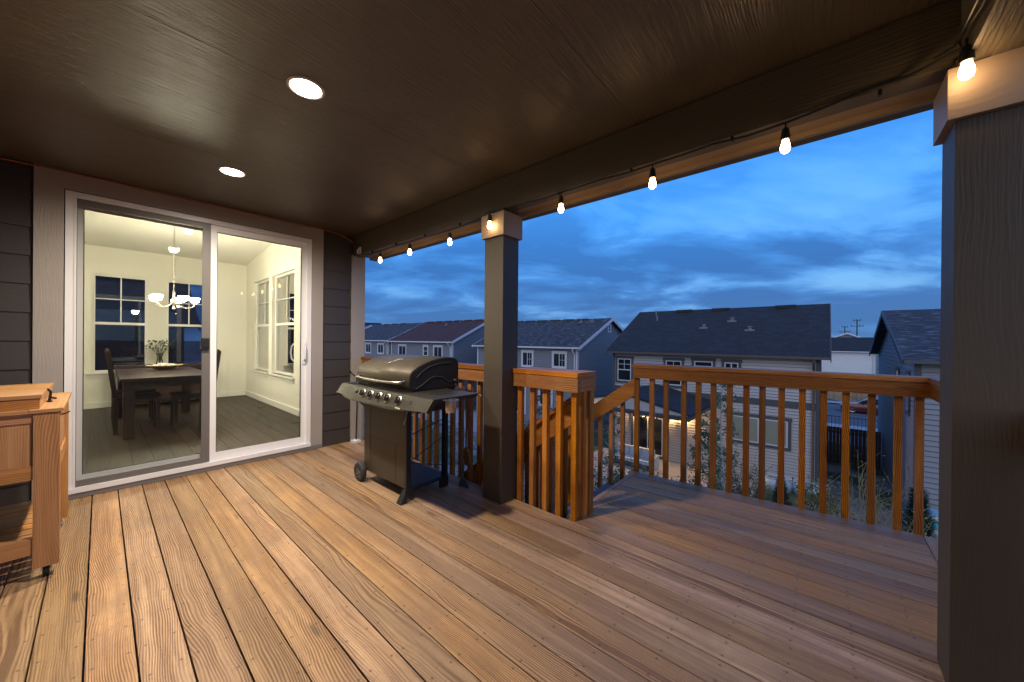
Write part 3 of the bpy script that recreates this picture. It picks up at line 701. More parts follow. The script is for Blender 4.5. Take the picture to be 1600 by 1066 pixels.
for Y in (1.565, 1.99):
    c = (-3.19, Y, .085)
    g = MB(); g.lathe((c[0], Y-.022, c[2]), [(.050, -.002), (.078, 0), (.0835, .006), (.085, .014), (.085, .03), (.0835, .038), (.078, .044), (.05, .044)], 32, (0, 1, 0)); wh = g.build('wheel', M['rubber'], gr, smooth=True)
    g = MB(); g.lathe((c[0], Y-.022, c[2]), [(0, .004), (.018, .002), (.020, .012), (.046, .012), (.052, .002), (.052, .04), (0, .04)], 28, (0, 1, 0))
    for k in range(6):
        a = k*math.pi/3; g.bar((c[0]+.018*math.cos(a), Y-.016, c[2]+.018*math.sin(a)), (c[0]+.048*math.cos(a), Y-.016, c[2]+.048*math.sin(a)), .01, .01, (0, 1, 0))
    g.build('hub', plain('wheel_hub', (.10, .095, .09), .5), wh, smooth=True)
g = MB(); g.tube([(-3.19, 1.57, .085), (-3.19, 2.0, .085)], .008, 8); g.build('axle', M['black'], gr, smooth=True)
# gas hose on the left side
g = MB(); g.tube([(-3.22, 1.52, .79), (-3.30, 1.55, .77), (-3.335, 1.6, .72), (-3.33, 1.66, .66), (-3.28, 1.70, .62), (-3.21, 1.72, .605)], .008, 8); g.build('gas_hose', M['black'], gr, smooth=True)
# white foot seen under the wall corner: gas/electric cord and box
g = MB(); g.tube([(-4.40, 2.10, .035), (-4.41, 2.115, .45), (-4.41, 2.11, .80), (-4.38, 2.0, .9)], .008, 8)
cdo = g.build('power_cord', M['black'], None, smooth=True); tag(cdo, 'thin black upright cord beside the wall corner, behind the grill', 'cord')
g = MB(); g.box(-4.46, -4.37, 2.06, 2.15, .001, .028); g.lathe((-4.415, 2.105, .028), [(.03, 0), (.024, .012), (0, .014)], 16)
tag(g.build('cord_foot', M['vinyl'], None, bevel=.004), 'small white foot at the bottom of the black upright cord', 'base')

# grill tools hanging from the shelf hook
def spatula(name, label, mat_h, mat_b, x, y, z0, z1, z2, w, tip):
    s = thing(name, (x, y, z0), label, 'spatula', 'tools hanging beside the grill')
    g = MB(); g.tube([(x, y, z2), (x+.006, y, (z2+z1)/2+.05), (x+.004, y+.003, (z1+z2)/2-.05), (x, y, z1-.02)], [.009, .011, .008, .006], 8); g.tube([(x, y, z2), (x-.01, y, z2+.02), (x, y, z2+.035), (x+.01, y, z2+.02), (x, y, z2)], .003, 6)
    g.build('handle', mat_h, s, smooth=True)
    g = MB(); w2 = w*.62
    g.prism([(x-.008, y+.003, z1), (x-w2/2, y+.008, z1-.03), (x-w/2, y+.012, z0), (x+w/2, y+.012, z0+tip), (x+w2/2, y+.008, z1-.03), (x+.008, y+.003, z1)], (0, .003, 0)); g.build('blade', mat_b, s, bevel=.001)
    return s
spatula('grill_spatula', 'metal spatula with dark handle and copper shining blade hanging beside the grill', M['black'], plain('copper_blade', (.42, .26, .12), .35, .85), -2.345, 2.09, .20, .36, .84, .125, -.01)
M['bluegrey'] = plain('dark_blue_plastic', (.035, .05, .085), .5)
spatula('grill_scraper', 'dark blue scraper leaning low beside the grill, below the copper bladed spatula', M['bluegrey'], M['bluegrey'], -2.355, 2.065, .005, .10, .26, .135, .012)

# ================================================================== CEDAR CART at the left edge
ct = thing('cooler_cart', (-3.5, -.5, 0), 'cedar wood cooler cart on casters with closed plank lid, left of the glass door', 'cart')
CW = M['cart']; X0, X1, Yr, Yl = -3.95, -3.12, -.142, -.98
lt = .885
g = MB(); g.box(X1-.03, X1, Yr-.088, Yr, .065, lt); g.box(X1-.088, X1-.031, Yr-.028, Yr, .066, lt); g.build('leg', CW, ct, bevel=.003)
g = MB(); g.box(X1-.03, X1, Yl, Yl+.088, .065, lt); g.box(X1-.088, X1-.031, Yl, Yl+.028, .066, lt); g.build('leg', CW, ct, bevel=.003)
g = MB(); g.box(X0, X0+.03, Yr-.088, Yr, .065, lt); g.box(X0+.031, X0+.088, Yr-.028, Yr, .066, lt); g.build('leg', CW, ct, bevel=.003)
g = MB(); g.box(X0, X0+.03, Yl, Yl+.088, .065, lt); g.box(X0+.031, X0+.088, Yl, Yl+.028, .066, lt); g.build('leg', CW, ct, bevel=.003)
g = MB()
g.box(X1-.034, X1-.008, Yl+.09, Yr-.09, .835, lt); g.box(X1-.034, X1-.008, Yl+.09, Yr-.09, .535, .61)
g.build('rail', CW, ct, bevel=.003)
g = MB(); g.box(X0+.09, X1-.09, Yr-.034, Yr-.008, .80, lt); g.box(X0+.09, X1-.09, Yr-.034, Yr-.008, .535, .61); g.build('rail', CW, ct, bevel=.003)
g = MB()
yy = Yr-.09
while yy > Yl+.09: g.box(X1-.028, X1-.014, max(yy-.138, Yl+.09), yy-.003, .606, .838); yy -= .141
g.build('box_panel', CW, ct, bevel=.002)
g = MB(); xx = X0+.09
while xx < X1-.09: g.box(xx+.003, min(xx+.138, X1-.09), Yr-.028, Yr-.014, .606, .802); xx += .141
g.build('box_panel', CW, ct, bevel=.002)
g = MB(); g.box(X0+.035, X1-.036, Yl+.035, Yr-.036, .54, .80); g.build('cooler_liner', M['grilldark'], ct)
g = MB(); g.box(X1-.05, X1-.008, Yl+.09, Yr-.09, .142, .225); g.build('shelf_rail', CW, ct, bevel=.003)
g = MB(); xx = X0+.03
while xx < X1-.06: g.box(xx, min(xx+.085, X1-.055), Yl+.02, Yr-.03, .19, .209); xx += .095
g.build('shelf', CW, ct, bevel=.002)
# top frame and lid
g = MB(); g.box(X0-.01, X1+.008, Yr-.10, Yr+.012, lt+.001, lt+.019); g.box(X1-.06, X1+.008, Yl, Yr-.102, lt+.001, lt+.019); g.box(X0-.01, X0+.06, Yl, Yr-.102, lt+.001, lt+.019); g.build('top_frame', CW, ct, bevel=.003)
g = MB(); L1, L0, LR = X1-.03, X0+.045, Yr-.068
g.box(L1-.022, L1, Yl+.05, LR-.001, lt+.02, lt+.075); g.box(L0, L1-.023, LR-.022, LR-.001, lt+.02, lt+.075)
g.box(L1-.35, L1+.006, Yl+.05, LR+.006, lt+.076, lt+.094); g.box(L0, L1-.354, Yl+.05, LR+.006, lt+.076, lt+.094)
g.build('lid', CW, ct, bevel=.003)
g = MB(); g.box(-3.50, -3.42, Yr-.062, Yr-.045, lt+.02, lt+.026); g.tube([(-3.46, Yr-.055, lt+.026), (-3.46, Yr-.05, lt+.075), (-3.44, Yr-.06, lt+.095)], .006, 6); g.tube([(-3.50, Yr-.055, lt+.04), (-3.42, Yr-.03, lt+.04)], .006, 6); g.build('latch', M['black'], ct, smooth=True)
g = MB(); g.tube([(X1-.045, Yr+.0, .86), (X1-.045, Yr+.022, .868), (X1-.06, Yr+.03, .872), (X1-.075, Yr+.022, .866)], .004, 6); g.build('bottle_opener', M['black'], ct, smooth=True)
for X in (X1-.045, X0+.045):
    for Y in (Yr-.045, Yl+.045):
        g = MB(); g.lathe((X, Y-.012, .030), [(0, 0), (.028, 0), (.03, .004), (.03, .02), (.028, .024), (0, .024)], 20, (0, 1, 0)); cs = g.build('caster', M['black'], ct, smooth=True)
        g = MB(); g.box(X-.02, X+.02, Y-.02, Y+.02, .058, .064); g.box(X-.015, X+.012, Y-.019, Y-.015, .03, .058); g.box(X-.015, X+.012, Y+.015, Y+.019, .03, .058); g.build('caster_fork', M['chrome'], cs, bevel=.001)

# ================================================================== DINING ROOM FURNITURE
DW = M['darkwood']
tb = thing('dining_table', (-7.3, .72, .045), 'long dark wood dining table behind the glass door', 'table')
g = MB(); yy = .15
for k in range(6): g.box(-8.30, -6.27, yy+k*.145, yy+k*.145+.143, .755, .79, ax=0)
g.build('table_top', DW, tb, bevel=.003)
g = MB(); g.box(-8.2, -6.37, .22, .25, .66, .754); g.box(-8.2, -6.37, 0.94, 0.97, .66, .754); g.box(-8.2, -8.17, .25, .94, .66, .754); g.box(-6.40, -6.37, .25, .94, .66, .754); g.build('apron', DW, tb)
for X in (-8.17, -6.45):
    for Y in (.18, .90):
        g = MB(); g.box(X, X+.10, Y, Y+.10, .046, .754); g.build('leg', DW, tb, bevel=.004)
def chair(x, y, rot, label):
    c = thing('dining_chair', (x, y, .045), label, 'chair', 'dark dining chairs'); 
    def B(name, boxes):
        g = MB()
        for q in boxes: g.box(x+q[0], x+q[1], y+q[2], y+q[3], .046+q[4], .046+q[5])
        return g.build(name, DW, c, bevel=.003)
    # faces +x (towards viewer) before rotation: back at -x
    B('seat', [(-.22, .22, -.22, .22, .42, .46)])
    for sy in (-1, 1):
        B('leg', [(.17, .21, sy*.19-.02, sy*.19+.02, 0, .42)]); 
        g = MB(); g.bar((x-.20, y+sy*.19, .046), (x-.20, y+sy*.19, .50), .04, .04, (1, 0, 0)); g.bar((x-.20, y+sy*.19, .50), (x-.27, y+sy*.19, 1.10), .035, .045, (1, 0, 0)); g.build('leg', DW, c, bevel=.002)
    g = MB()
    for zz, hh in ((.62, .05), (.76, .05), (.90, .05), (1.03, .09)):
        xx = x-.20-.07*(zz-.45)/.6; g.box(xx-.012, xx+.012, y-.17, y+.17, zz+.0, zz+hh)
    g.build('backrest', DW, c, bevel=.003)
    B('apron', [(.18, .2, -.17, .17, .34, .419), (-.2, -.18, -.17, .17, .34, .419)])
    c.rotation_euler = (0, 0, rot); return c
chair(-7.0, .33, math.pi/2, 'dark ladder back chair on the left long side of the dining table')
chair(-7.75, .33, math.pi/2, 'dark chair tucked under the left side of the dining table near the bench')
chair(-6.85, .87, -math.pi/2, 'dark chair on the right side of the dining table, partly behind the door mullion')
bn = thing('dining_bench', (-9.1, .8, .045), 'dark wood sideboard bench under the far dining room windows', 'sideboard')
g = MB(); g.box(-9.5, -9.05, .16, 1.38, .75, .79); g.build('top', DW, bn, bevel=.003)
g = MB(); g.box(-9.48, -9.08, .20, 1.34, .12, .749); g.build('body', DW, bn, bevel=.003)
for k in range(3):
    g = MB(); g.box(-9.079, -9.062, .22+k*.37, .57+k*.37, .16, .72); d_ = g.build('door', DW, bn, bevel=.003); g = MB(); g.lathe((-9.06, .53+k*.37, .5), [(0, .02), (.012, .018), (.012, 0)], 12, (1, 0, 0)); g.build('knob', M['nickel'], d_, smooth=True)
for Y in (.24, 1.26):
    for X in (-9.45, -9.13):
        g = MB(); g.box(X, X+.05, Y, Y+.05, .046, .12); g.build('leg', DW, bn)
# bowl on table
bw = thing('serving_bowl', (-7.75, .66, .79), 'shallow woven bowl filled with white shells on the dining table', 'bowl')
g = MB(); g.lathe((-7.75, .66, .791), [(0, 0), (.07, 0), (.10, .012), (.19, .055), (.215, .062), (.215, .068), (.185, .064), (.09, .02), (0, .012)], 32); g.build('dish', M['bowl'], bw, smooth=True)
g = MB()
for k in range(16):
    a, r_ = random.random()*6.28, random.random()*.12; s_ = random.uniform(.022, .038)
    g.lathe((-7.75+r_*math.cos(a), .66+r_*math.sin(a), .845+random.random()*.02), [(0, -s_), (s_*.7, -s_*.7), (s_, 0), (s_*.7, s_*.7), (0, s_)], 10, (random.random(), random.random(), 1))
sh_ = g.build('shells', M['shell'], bw, smooth=True)
vs = thing('flower_vase', (-9.25, .72, .79), 'clear glass vase of green leafy stems on the dark sideboard', 'vase')
g = MB(); g.lathe((-9.25, .72, .791), [(0, 0), (.05, 0), (.052, .01), (.04, .08), (.035, .13), (.05, .21), (.046, .21), (.03, .13), (.036, .08), (.045, .012), (0, .012)], 24); g.build('glass', M['clear'], vs, smooth=True)
g = MB(); gl_ = MB()
for k in range(16):
    a = k*2.4; r_ = .05+.13*random.random(); top = V((-9.25+r_*math.cos(a)*.8, .72+r_*math.sin(a)*1.2, 1.10+.14*random.random()))
    g.tube([(-9.25, .72, .82), (-9.25+.3*(top.x+9.25), .72+.3*(top.y-.72), 1.0), top], .003, 5)
    for j in range(12):
        c = top+V((random.gauss(0, .035), random.gauss(0, .045), random.gauss(-.01, .03))); a1 = V((random.gauss(0, 1), random.gauss(0, 1), random.gauss(0, .6))).normalized(); b1 = a1.cross(V((0, 0, 1))).normalized()
        gl_.poly([c-a1*.028, c+b1*.014, c+a1*.028, c-b1*.014])
g.build('stems', M['leafd'], vs); gl_.build('leaves', M['leafd'], vs)
# chandelier
CHX, CHY, CHZ = -7.3, .715, 1.84
chd = thing('chandelier', (CHX, CHY, 1.7), 'lit five arm chandelier with glowing bell shades above the dining table', 'chandelier')
zt = zc_(CHX)
g = MB(); g.lathe((CHX, CHY, zt-.03), [(0, 0), (.05, .003), (.062, .02), (.062, .03)], 20); g.build('canopy', M['nickel'], chd, smooth=True)
g = MB(); zz = zt-.03; k = 0
while zz > CHZ+.16:
    a = (1, 0) if k % 2 else (0, 1)
    g.tube([(CHX+a[0]*.009*math.cos(q), CHY+a[1]*.009*math.cos(q), zz-.018+.02*math.sin(q)) for q in [i*math.pi/4 for i in range(9)]], .0022, 5, caps=False); zz -= .032; k += 1
g.build('chain', M['nickel'], chd, smooth=True)
g = MB(); g.lathe((CHX, CHY, CHZ-.14), [(0, 0), (.012, .005), (.02, .02), (.012, .04), (.014, .08), (.032, .12), (.034, .14), (.016, .17), (.014, .22), (.02, .25), (.014, .27), (.004, .30)], 20); g.build('stem', M['nickel'], chd, smooth=True)
for k in range(5):
    a = k*math.tau/5+.35; dx, dy = math.cos(a), math.sin(a)
    g = MB(); g.tube([(CHX+dx*r_, CHY+dy*r_, CHZ+h_) for r_, h_ in ((.02, -.03), (.06, -.075), (.12, -.105), (.18, -.10), (.225, -.07), (.235, -.035))], .0042, 8)
    g.lathe((CHX+dx*.235, CHY+dy*.235, CHZ-.035), [(0, 0), (.028, .004), (.03, .012), (.0, .014)], 16); am = g.build('arm', M['nickel'], chd, smooth=True)
    g = MB(); g.lathe((CHX+dx*.235, CHY+dy*.235, CHZ-.02), [(.02, 0), (.045, .018), (.052, .045), (.058, .074), (.056, .074), (.049, .045), (.036, .02), (0, .004)], 20); g.build('shade', M['shade'], am, smooth=True)
for X, lb in ((-5.6, 'white wall outlet low on the right dining room wall'),):
    q = thing('wall_outlet', (X, 2.1, .4), lb, 'outlet'); g = MB(); g.box(X-.035, X+.035, 2.098, 2.1035, .34, .455); g.build('cover_plate', M['itrim'], q, bevel=.002)
    for z_ in (.372, .423): g = MB(); g.box(X-.016, X+.016, 2.095, 2.0975, z_-.015, z_+.015); g.build('socket', M['iceil'], q, bevel=.002)
# ceiling lights of the room (bright even light on its walls)
for X, Y in ((-8.6, -1.2), (-5.8, 1.4), (-5.8, -1.4)):
    z_ = zc_(X)-.004; q = thing('room_ceiling_light', (X, Y, z_), {(-8.6): 'round lit room ceiling light farthest from the glass door'}.get(X, 'round lit room ceiling light nearest the %s end of the glass door' % ('right' if Y > 0 else 'left')), 'ceiling light', 'ceiling lights in the dining room')
    g = MB(); g.lathe((X, Y, z_-.022), [(.0, 0), (.09, 0)], 28); g.build('lens', emis('room_led', (1, .91, .70), 340), q)
    g = MB(); g.lathe((X, Y, z_-.021), [(.105, .02), (.103, 0), (.09, -.003), (.09, .004)], 28); g.build('trim_ring', M['ledrim'], q, smooth=True)

# ================================================================== TERRAIN, STREET
def gz(y):
    P = [(-200, -4.2), (8, -4.2), (17, -4.6), (30, -5.1), (45, -5.3), (900, -5.3)]
    for (a, b), (c, d) in zip(P, P[1:]):
        if y <= c: return b+(d-b)*(y-a)/(c-a)
    return -5.3
g = MB()
ys = [-120, -40, 0, 4, 8, 12, 17, 23, 30, 37, 45, 60, 120, 300, 900]; xs = [-900, -300, -100, -60, -40, -20, -10, 0, 10, 20, 60, 300, 900]
for i in range(len(xs)-1):
    for j in range(len(ys)-1):
        g.poly([(xs[i], ys[j], gz(ys[j])), (xs[i+1], ys[j], gz(ys[j])), (xs[i+1], ys[j+1], gz(ys[j+1])), (xs[i], ys[j+1], gz(ys[j+1]))])
m, t, b = newmat('yard_ground'); p = t.new('ShaderNodeNewGeometry').outputs['Position']
n1_ = t.noise(p, .35, 3, .5); n2_ = t.noise(p, 9, 5, .7); n3_ = t.noise(p, 40, 3, .6)
grass = t.mix(n2_, c3((.035, .06, .028)), c3((.10, .12, .055))); rock = t.mix(t.ramp(n3_, [(.4, 0.), (.6, 1.)]), c3((.10, .09, .085)), c3((.36, .35, .34)))
t.put(b.inputs['Base Color'], t.mix(t.ramp(n1_, [(.46, 0.), (.52, 1.)]), grass, rock)); b.inputs['Roughness'].default_value = .9
t.put(b.inputs['Normal'], t.bump(n2_, .6, .05))
struct(g.build('ground', m, None))
asph = plain('asphalt', (.10, .105, .115), .8, var=.2, nscale=3); conc = plain('concrete', (.36, .36, .36), .8, var=.12, nscale=2)
def sheet(name, x0, x1, y0, y1, dz, mat):
    g = MB(); n = 6
    for k in range(n):
        a, b_ = y0+(y1-y0)*k/n, y0+(y1-y0)*(k+1)/n
        g.poly([(x0, a, gz(a)+dz), (x1, a, gz(a)+dz), (x1, b_, gz(b_)+dz), (x0, b_, gz(b_)+dz)])
    return struct(g.build(name, mat, None))
sheet('road', -200, 200, 38.5, 52, .02, asph); sheet('alley', -.6, 3.0, 31, 38.4, .03, conc)
sheet('pavement', -200, 200, 36.5, 38.3, .12, conc); sheet('pavement', -200, 200, 52.2, 54, .12, conc)
sheet('patio_slab', -9.2, -2.0, 13.8, 18.45, .03, conc); sheet('path', -24, -15, 15.5, 20.3, .03, conc)

# ================================================================== NEIGHBOURING HOUSES
def shingles(name, c, lightness=.5, speck=.0):
    m, t, b = newmat(name); uv = t.new('ShaderNodeUVMap').outputs[0]
    br = t.new('ShaderNodeTexBrick'); t.put(br.inputs['Vector'], uv); br.inputs['Scale'].default_value = 1
    br.inputs['Brick Width'].default_value = .32; br.inputs['Row Height'].default_value = .145; br.inputs['Mortar Size'].default_value = .006
    br.inputs['Color1'].default_value = c3([q*(1-lightness) for q in c]); br.inputs['Color2'].default_value = c3([q*(1+lightness) for q in c]); br.inputs['Mortar'].default_value = c3([q*.35 for q in c])
    n = t.noise(uv, 2.2, 5, .65)
    col = t.mix(t.ramp(n, [(.35, 0.), (.7, 1.)]), br.outputs[0], c3([q*.75 for q in c]))
    if speck:
        n5 = t.noise(t.vec(t.m('MULTIPLY', t.sep(uv)[0], 2.2), t.m('MULTIPLY', t.sep(uv)[1], 6.5), 0.0), 1.0, 2, .5)
        col = t.mix(t.ramp(n5, [(.56, 0.), (.60, speck)]), col, c3([min(1, q*2.8) for q in c]))
    t.put(b.inputs['Base Color'], col); b.inputs['Roughness'].default_value = .85; b.inputs['Specular IOR Level'].default_value = .25
    t.put(b.inputs['Normal'], t.bump(br.outputs['Fac'], .5, -.012)); return m
wglass = plain('dark_window_glass', (.018, .022, .03), .08, var=.5, nscale=1.5)
blind = plain('window_with_blind', (.26, .28, .22), .35, var=.05)
fwhite = plain('white_window_trim', (.62, .64, .68), .5, var=.03)
fgrey = plain('dark_grey_trim', (.075, .08, .09), .55)
def house_n(name, label, loc, w, d, ez, rz, gzz, wall, roof, trim, wins=(), rot=0, oh=.32, side=(), lap=.16, belt=None, fascia=None, vents=(), group='neighbouring houses', cat='house', sidewall=None, frame=None, shadow_lines=True):
    """local frame: facade on y=0 facing -y, x 0..w, depth d, heights absolute"""
    h = thing(name, (0, 0, 0), label, cat, group); fascia = fascia or trim; frame = frame or fwhite
    rise = rz-ez; pit = rise/(d/2+oh)
    zt = lambda y: ez + (min(y, d-y)+oh)*pit-.06
    g = MB(); q = [(0, 0), (0, d)]
    core = [(0, 0, gzz-.5), (0, d, gzz-.5), (0, d, zt(d)), (0, d/2, zt(d/2)), (0, 0, zt(0))]
    g.prism(core, (w, 0, 0)); g.build('wall', wall, h)
    zs = []; z = gzz-.1
    while z < ez+.1: zs.append(z); z += lap
    zs.append(min(z, zt(0)))
    g = MB(); lap_shade = MB(); laps(g, 'y', 0, -1, 0, w, zs, t=.03, t0=.004, gap=lap_shade, shade_h=.011)
    for c, o_ in ((0, -1), (w, 1)):
        zs2 = []; z = gzz-.1
        while z < zt(d/2)-.08: zs2.append(z); z += lap
        def tf(z):
            e = max(0, (z-zt(0))/pit); return (min(e, d/2), max(d-e, d/2))
        laps(g, 'x', c, o_, 0, d, zs2, t=.03, t0=.004, tf=tf, gap=lap_shade, shade_h=.011)
    g.build('siding', wall, h); lap_shade.build('siding_shadow_line', fgrey, h) if shadow_lines else None  # dark strips stand in for the shade line below each lap
    g = MB(); th = .09
    a = V((-oh, -oh, ez)); r_ = V((-oh, d/2, rz))
    g.hexa([(x, -oh if not i & 2 else d/2, (ez if not i & 2 else rz)+(th if i & 4 else 0)) for i in range(8) for x in [(w+oh if i & 1 else -oh)]], (.5,)*3, 0)
    g.hexa([(x, d/2+.002 if not i & 2 else d+oh, (rz if not i & 2 else ez)+(th if i & 4 else 0)) for i in range(8) for x in [(w+oh if i & 1 else -oh)]], (.5,)*3, 0)
    rf = g.build('roof', roof, h)
    g = MB(); g.box(-oh, w+oh, -oh-.11, -oh-.004, ez-.03, ez+.075); g.build('gutter', fascia, h)
    for x in (-oh-.035, w+oh+.003):
        for s in (0, 1):
            y0, y1 = (-oh, d/2) if s == 0 else (d+oh, d/2); g = MB()
            g.prism([(x, y0, ez-.12), (x, y1, rz-.12), (x, y1, rz+.10), (x, y0, ez+.10)], (.032, 0, 0)); g.build('rake_board', fascia, h)
    g = MB(); g.box(-oh+.0, w+oh, -oh+.001, -.035, ez-.04, ez-.006); g.build('eave_soffit', fascia, h)
    g = MB()
    for x in (-.045, w-.09):
        g.box(x, x+.135, -.045, -.032, gzz-.3, ez-.05)
    g.box(w+.032, w+.045, -.045, .10, gzz-.3, ez-.05); g.box(-.045, -.032, -.03, .10, gzz-.3, ez-.05)
    g.build('corner_board', trim, h)
    g = MB(); g.tube([(w-.16, -oh-.05, ez-.03), (w-.16, -oh-.05, ez-.15), (w-.16, -.09, ez-.45), (w-.16, -.09, gzz+.1)], .045, 6); g.build('downspout', fascia, h)
    if belt:
        g = MB(); g.box(.05, w-.05, -.05, -.034, belt[0], belt[1]); g.box(w+.034, w+.05, .1, d, belt[0], belt[1]); g.build('belt_board', trim, h)
    for (xc, z0, z1, ww, grid, gl) in wins:
        x0_, x1_ = xc-ww/2, xc+ww/2
        g = MB(); e = .11
        for q in ((x0_-e, x0_, z0, z1), (x1_, x1_+e, z0, z1), (x0_-e-.03, x1_+e+.03, z1, z1+e+.03), (x0_-e, x1_+e, z0-e, z0)): g.box(q[0], q[1], -.06, -.03, q[2], q[3])
        wn = g.build('window', trim if frame is None else frame[0] if isinstance(frame, tuple) else trim, h)
        g = MB(); f_ = .05
        for q in ((x0_+.001, x0_+f_, z0, z1), (x1_-f_, x1_-.001, z0, z1), (x0_+f_, x1_-f_, z1-f_, z1-.001), (x0_+f_, x1_-f_, z0+.001, z0+f_)): g.box(q[0], q[1], -.052, -.035, q[2], q[3])
        zm = (z0+z1)/2
        if 'h' in grid: g.box(x0_+f_, x1_-f_, -.051, -.036, zm-.025, zm+.025)
        if 'v' in grid: g.box(xc-.025, xc+.025, -.0505, -.0355, z0+f_, z1-f_)
        if 'u' in grid:
            g.box(xc-.012, xc+.012, -.049, -.037, zm+.025, z1-f_); g.box(x0_+f_, xc-.013, -.0485, -.037, (zm+z1)/2-.012, (zm+z1)/2+.012); g.box(xc+.013, x1_-f_, -.0485, -.037, (zm+z1)/2-.012, (zm+z1)/2+.012)
        if 'g' in grid:
            xa = xc+.025; xb = x1_-f_
            g.box((xa+xb)/2-.01, (xa+xb)/2+.01, -.049, -.037, z0+f_, z1-f_); g.box(xa, (xa+xb)/2-.011, -.0485, -.037, zm-.01, zm+.01); g.box((xa+xb)/2+.011, xb, -.0485, -.037, zm-.01, zm+.01)
        g.build('sash', fwhite, wn)
        g = MB(); g.box(x0_+.01, x1_-.01, -.043, -.031, z0+.01, z1-.01); g.build('pane', gl or wglass, wn)
    for (c, yc, z0, z1, ww) in side:   # side windows: c = 0 or w
        o_ = -1 if c == 0 else 1; g = MB()
        for (y0, y1, za, zb) in ((yc-ww/2-.1, yc-ww/2, z0, z1), (yc+ww/2, yc+ww/2+.1, z0, z1), (yc-ww/2-.12, yc+ww/2+.12, z1, z1+.12), (yc-ww/2-.1, yc+ww/2+.1, z0-.1, z0)): g.box(c+o_*.03, c+o_*.06, y0, y1, za, zb)
        wn = g.build('window', trim, h)
        g = MB(); g.box(c+o_*.03, c+o_*.045, yc-ww/2, yc+ww/2, z0, z1); g.build('pane', wglass, wn)
        g = MB(); g.box(c+o_*.046, c+o_*.052, yc-ww/2, yc+ww/2, (z0+z1)/2-.03, (z0+z1)/2+.03); g.box(c+o_*.046, c+o_*.052, yc-ww/2, yc-ww/2+.05, z0, z1); g.box(c+o_*.046, c+o_*.052, yc+ww/2-.05, yc+ww/2, z0, z1); g.build('sash', fwhite, wn)
    for (x, y, k) in vents:
        z = ez+(y+oh)*pit+th
        g = MB()
        if k == 0: g.box(x-.2, x+.2, y-.14, y+.14, z-.06, z+.03); g.lathe((x, y, z+.02), [(.09, 0), (.09, .10), (.12, .11), (.12, .15), (0, .17)], 12)
        elif k == 1: g.lathe((x, y, z-.05), [(.045, 0), (.045, .33), (0, .33)], 10)
        else: g.box(x-.42, x+.42, y-.16, y+.14, z-.05, z+.10)
        g.build('roof_vent', (vgrey if k < 2 else roof), rf)
    h.location = loc; h.rotation_euler = (0, 0, rot); return h
SA = paint('siding_warm_grey', (.47, .46, .455), .6, .3, 6, 60, .003); SB = paint('siding_blue_grey', (.20, .22, .25), .6, .3, 6, 60, .003)
SC = paint('siding_grey', (.19, .205, .235), .6, .3, 6, 60, .003); SG = paint('siding_mid_grey', (.25, .27, .31), .6, .3, 6, 60, .003); SH = paint('siding_pale', (.66, .68, .70), .6, .2, 6, 60, .003)
RA = shingles('shingles_black', (.040, .042, .048), .25); RB = shingles('shingles_grey', (.065, .069, .078), .45, .45); RC = shingles('shingles_redbrown', (.10, .052, .048), .3); RG = shingles('shingles_speckled', (.060, .064, .076), .3, .6)
vgrey = plain('grey_vent_metal', (.16, .17, .20), .5)
brn = plain('brown_fascia', (.10, .075, .065), .5)
G0 = -4.6
hA = house_n('two_storey_house', 'pale grey two storey house with wide black roof, dark window trim and lit patio', (-8.72, 18.5, 0), 8.55, 9.0, .68, 3.10, G0, SA, RA, fgrey,
    wins=[(.62, -.82, .37, .76, 'hu', None), (3.13, -.84, .37, .74, 'hu', None), (4.45, .13, .40, .78, '', None), (5.58, -.30, .39, .54, 'hv', None), (6.60, -3.01, -1.93, 2.0, 'v', blind), (1.9, -4.45, -2.55, 1.5, 'v', None)],
    belt=(-1.37, -1.09), fascia=brn, lap=.128, vents=[(3.95, 2.2, 0), (6.0, 1.9, 0), (5.1, 2.9, 0), (.9, 3.9, 1), (1.2, 3.2, 1), (2.4, 4.3, 2), (4.3, 4.3, 2), (7.2, 4.3, 2)])
house_n('two_storey_house', 'blue grey house with speckled dark roof and white trim, just right of the middle post', (-21.6, 20.5, 0), 9.4, 9.0, .80, 2.93, G0, SB, RB, fwhite,
    wins=[(5.25, -.55, .45, .92, 'vg', None), (8.02, -.48, .45, .98, 'vg', None), (4.2, -4.0, -1.75, 1.7, 'v', None), (6.9, -3.2, -1.95, 1.0, 'vg', None), (1.6, -.55, .45, .95, 'vg', None)],
    side=[(9.4, 4.5, 2.05, 2.45, .35)], vents=[(7.4, 3.9, 0), (8.3, 4.0, 0)]+[(.8+1.3*k, 4.3, 2) for k in range(6)])
house_n('two_storey_house', 'grey house with red brown roof and white trim, seen over the grill', (-35.0, 20.5, 0), 10.1, 9.0, 1.05, 3.25, G0, SC, RC, fwhite,
    wins=[(2.15, -.40, .65, 1.3, 'v', None), (6.2, -.25, .65, .65, 'h', None), (8.1, -.40, .65, 1.2, 'v', None), (2.5, -3.8, -1.9, 1.9, 'v', None)], vents=[(5.0, 3.4, 0), (6.6, 3.9, 1), (5.2, 3.3, 1)]+[(1+1.6*k, 4.3, 2) for k in range(6)], sidewall=1)
house_n('two_storey_house', 'light grey house with dark roof beside the left porch corner, two white windows', (-46.6, 20.5, 0), 11.0, 9.0, 1.1, 3.2, G0, SC, RB, fwhite,
    wins=[(3.0, -.3, .75, 1.2, 'v', None), (6.6, -.25, .75, 1.15, 'v', None), (9.4, -.25, .75, 1.15, 'v', None)], vents=[(3, 4.3, 2), (5, 4.3, 2), (7, 4.3, 2)])
house_n('two_storey_house', 'far grey house at the left end of the row, behind the porch corner', (-60, 20.5, 0), 11.5, 9.0, 1.1, 3.2, G0, SB, RA, fwhite, wins=[(3.0, -.3, .75, 1.2, 'v', None), (8.4, -.25, .75, 1.15, 'v', None)])
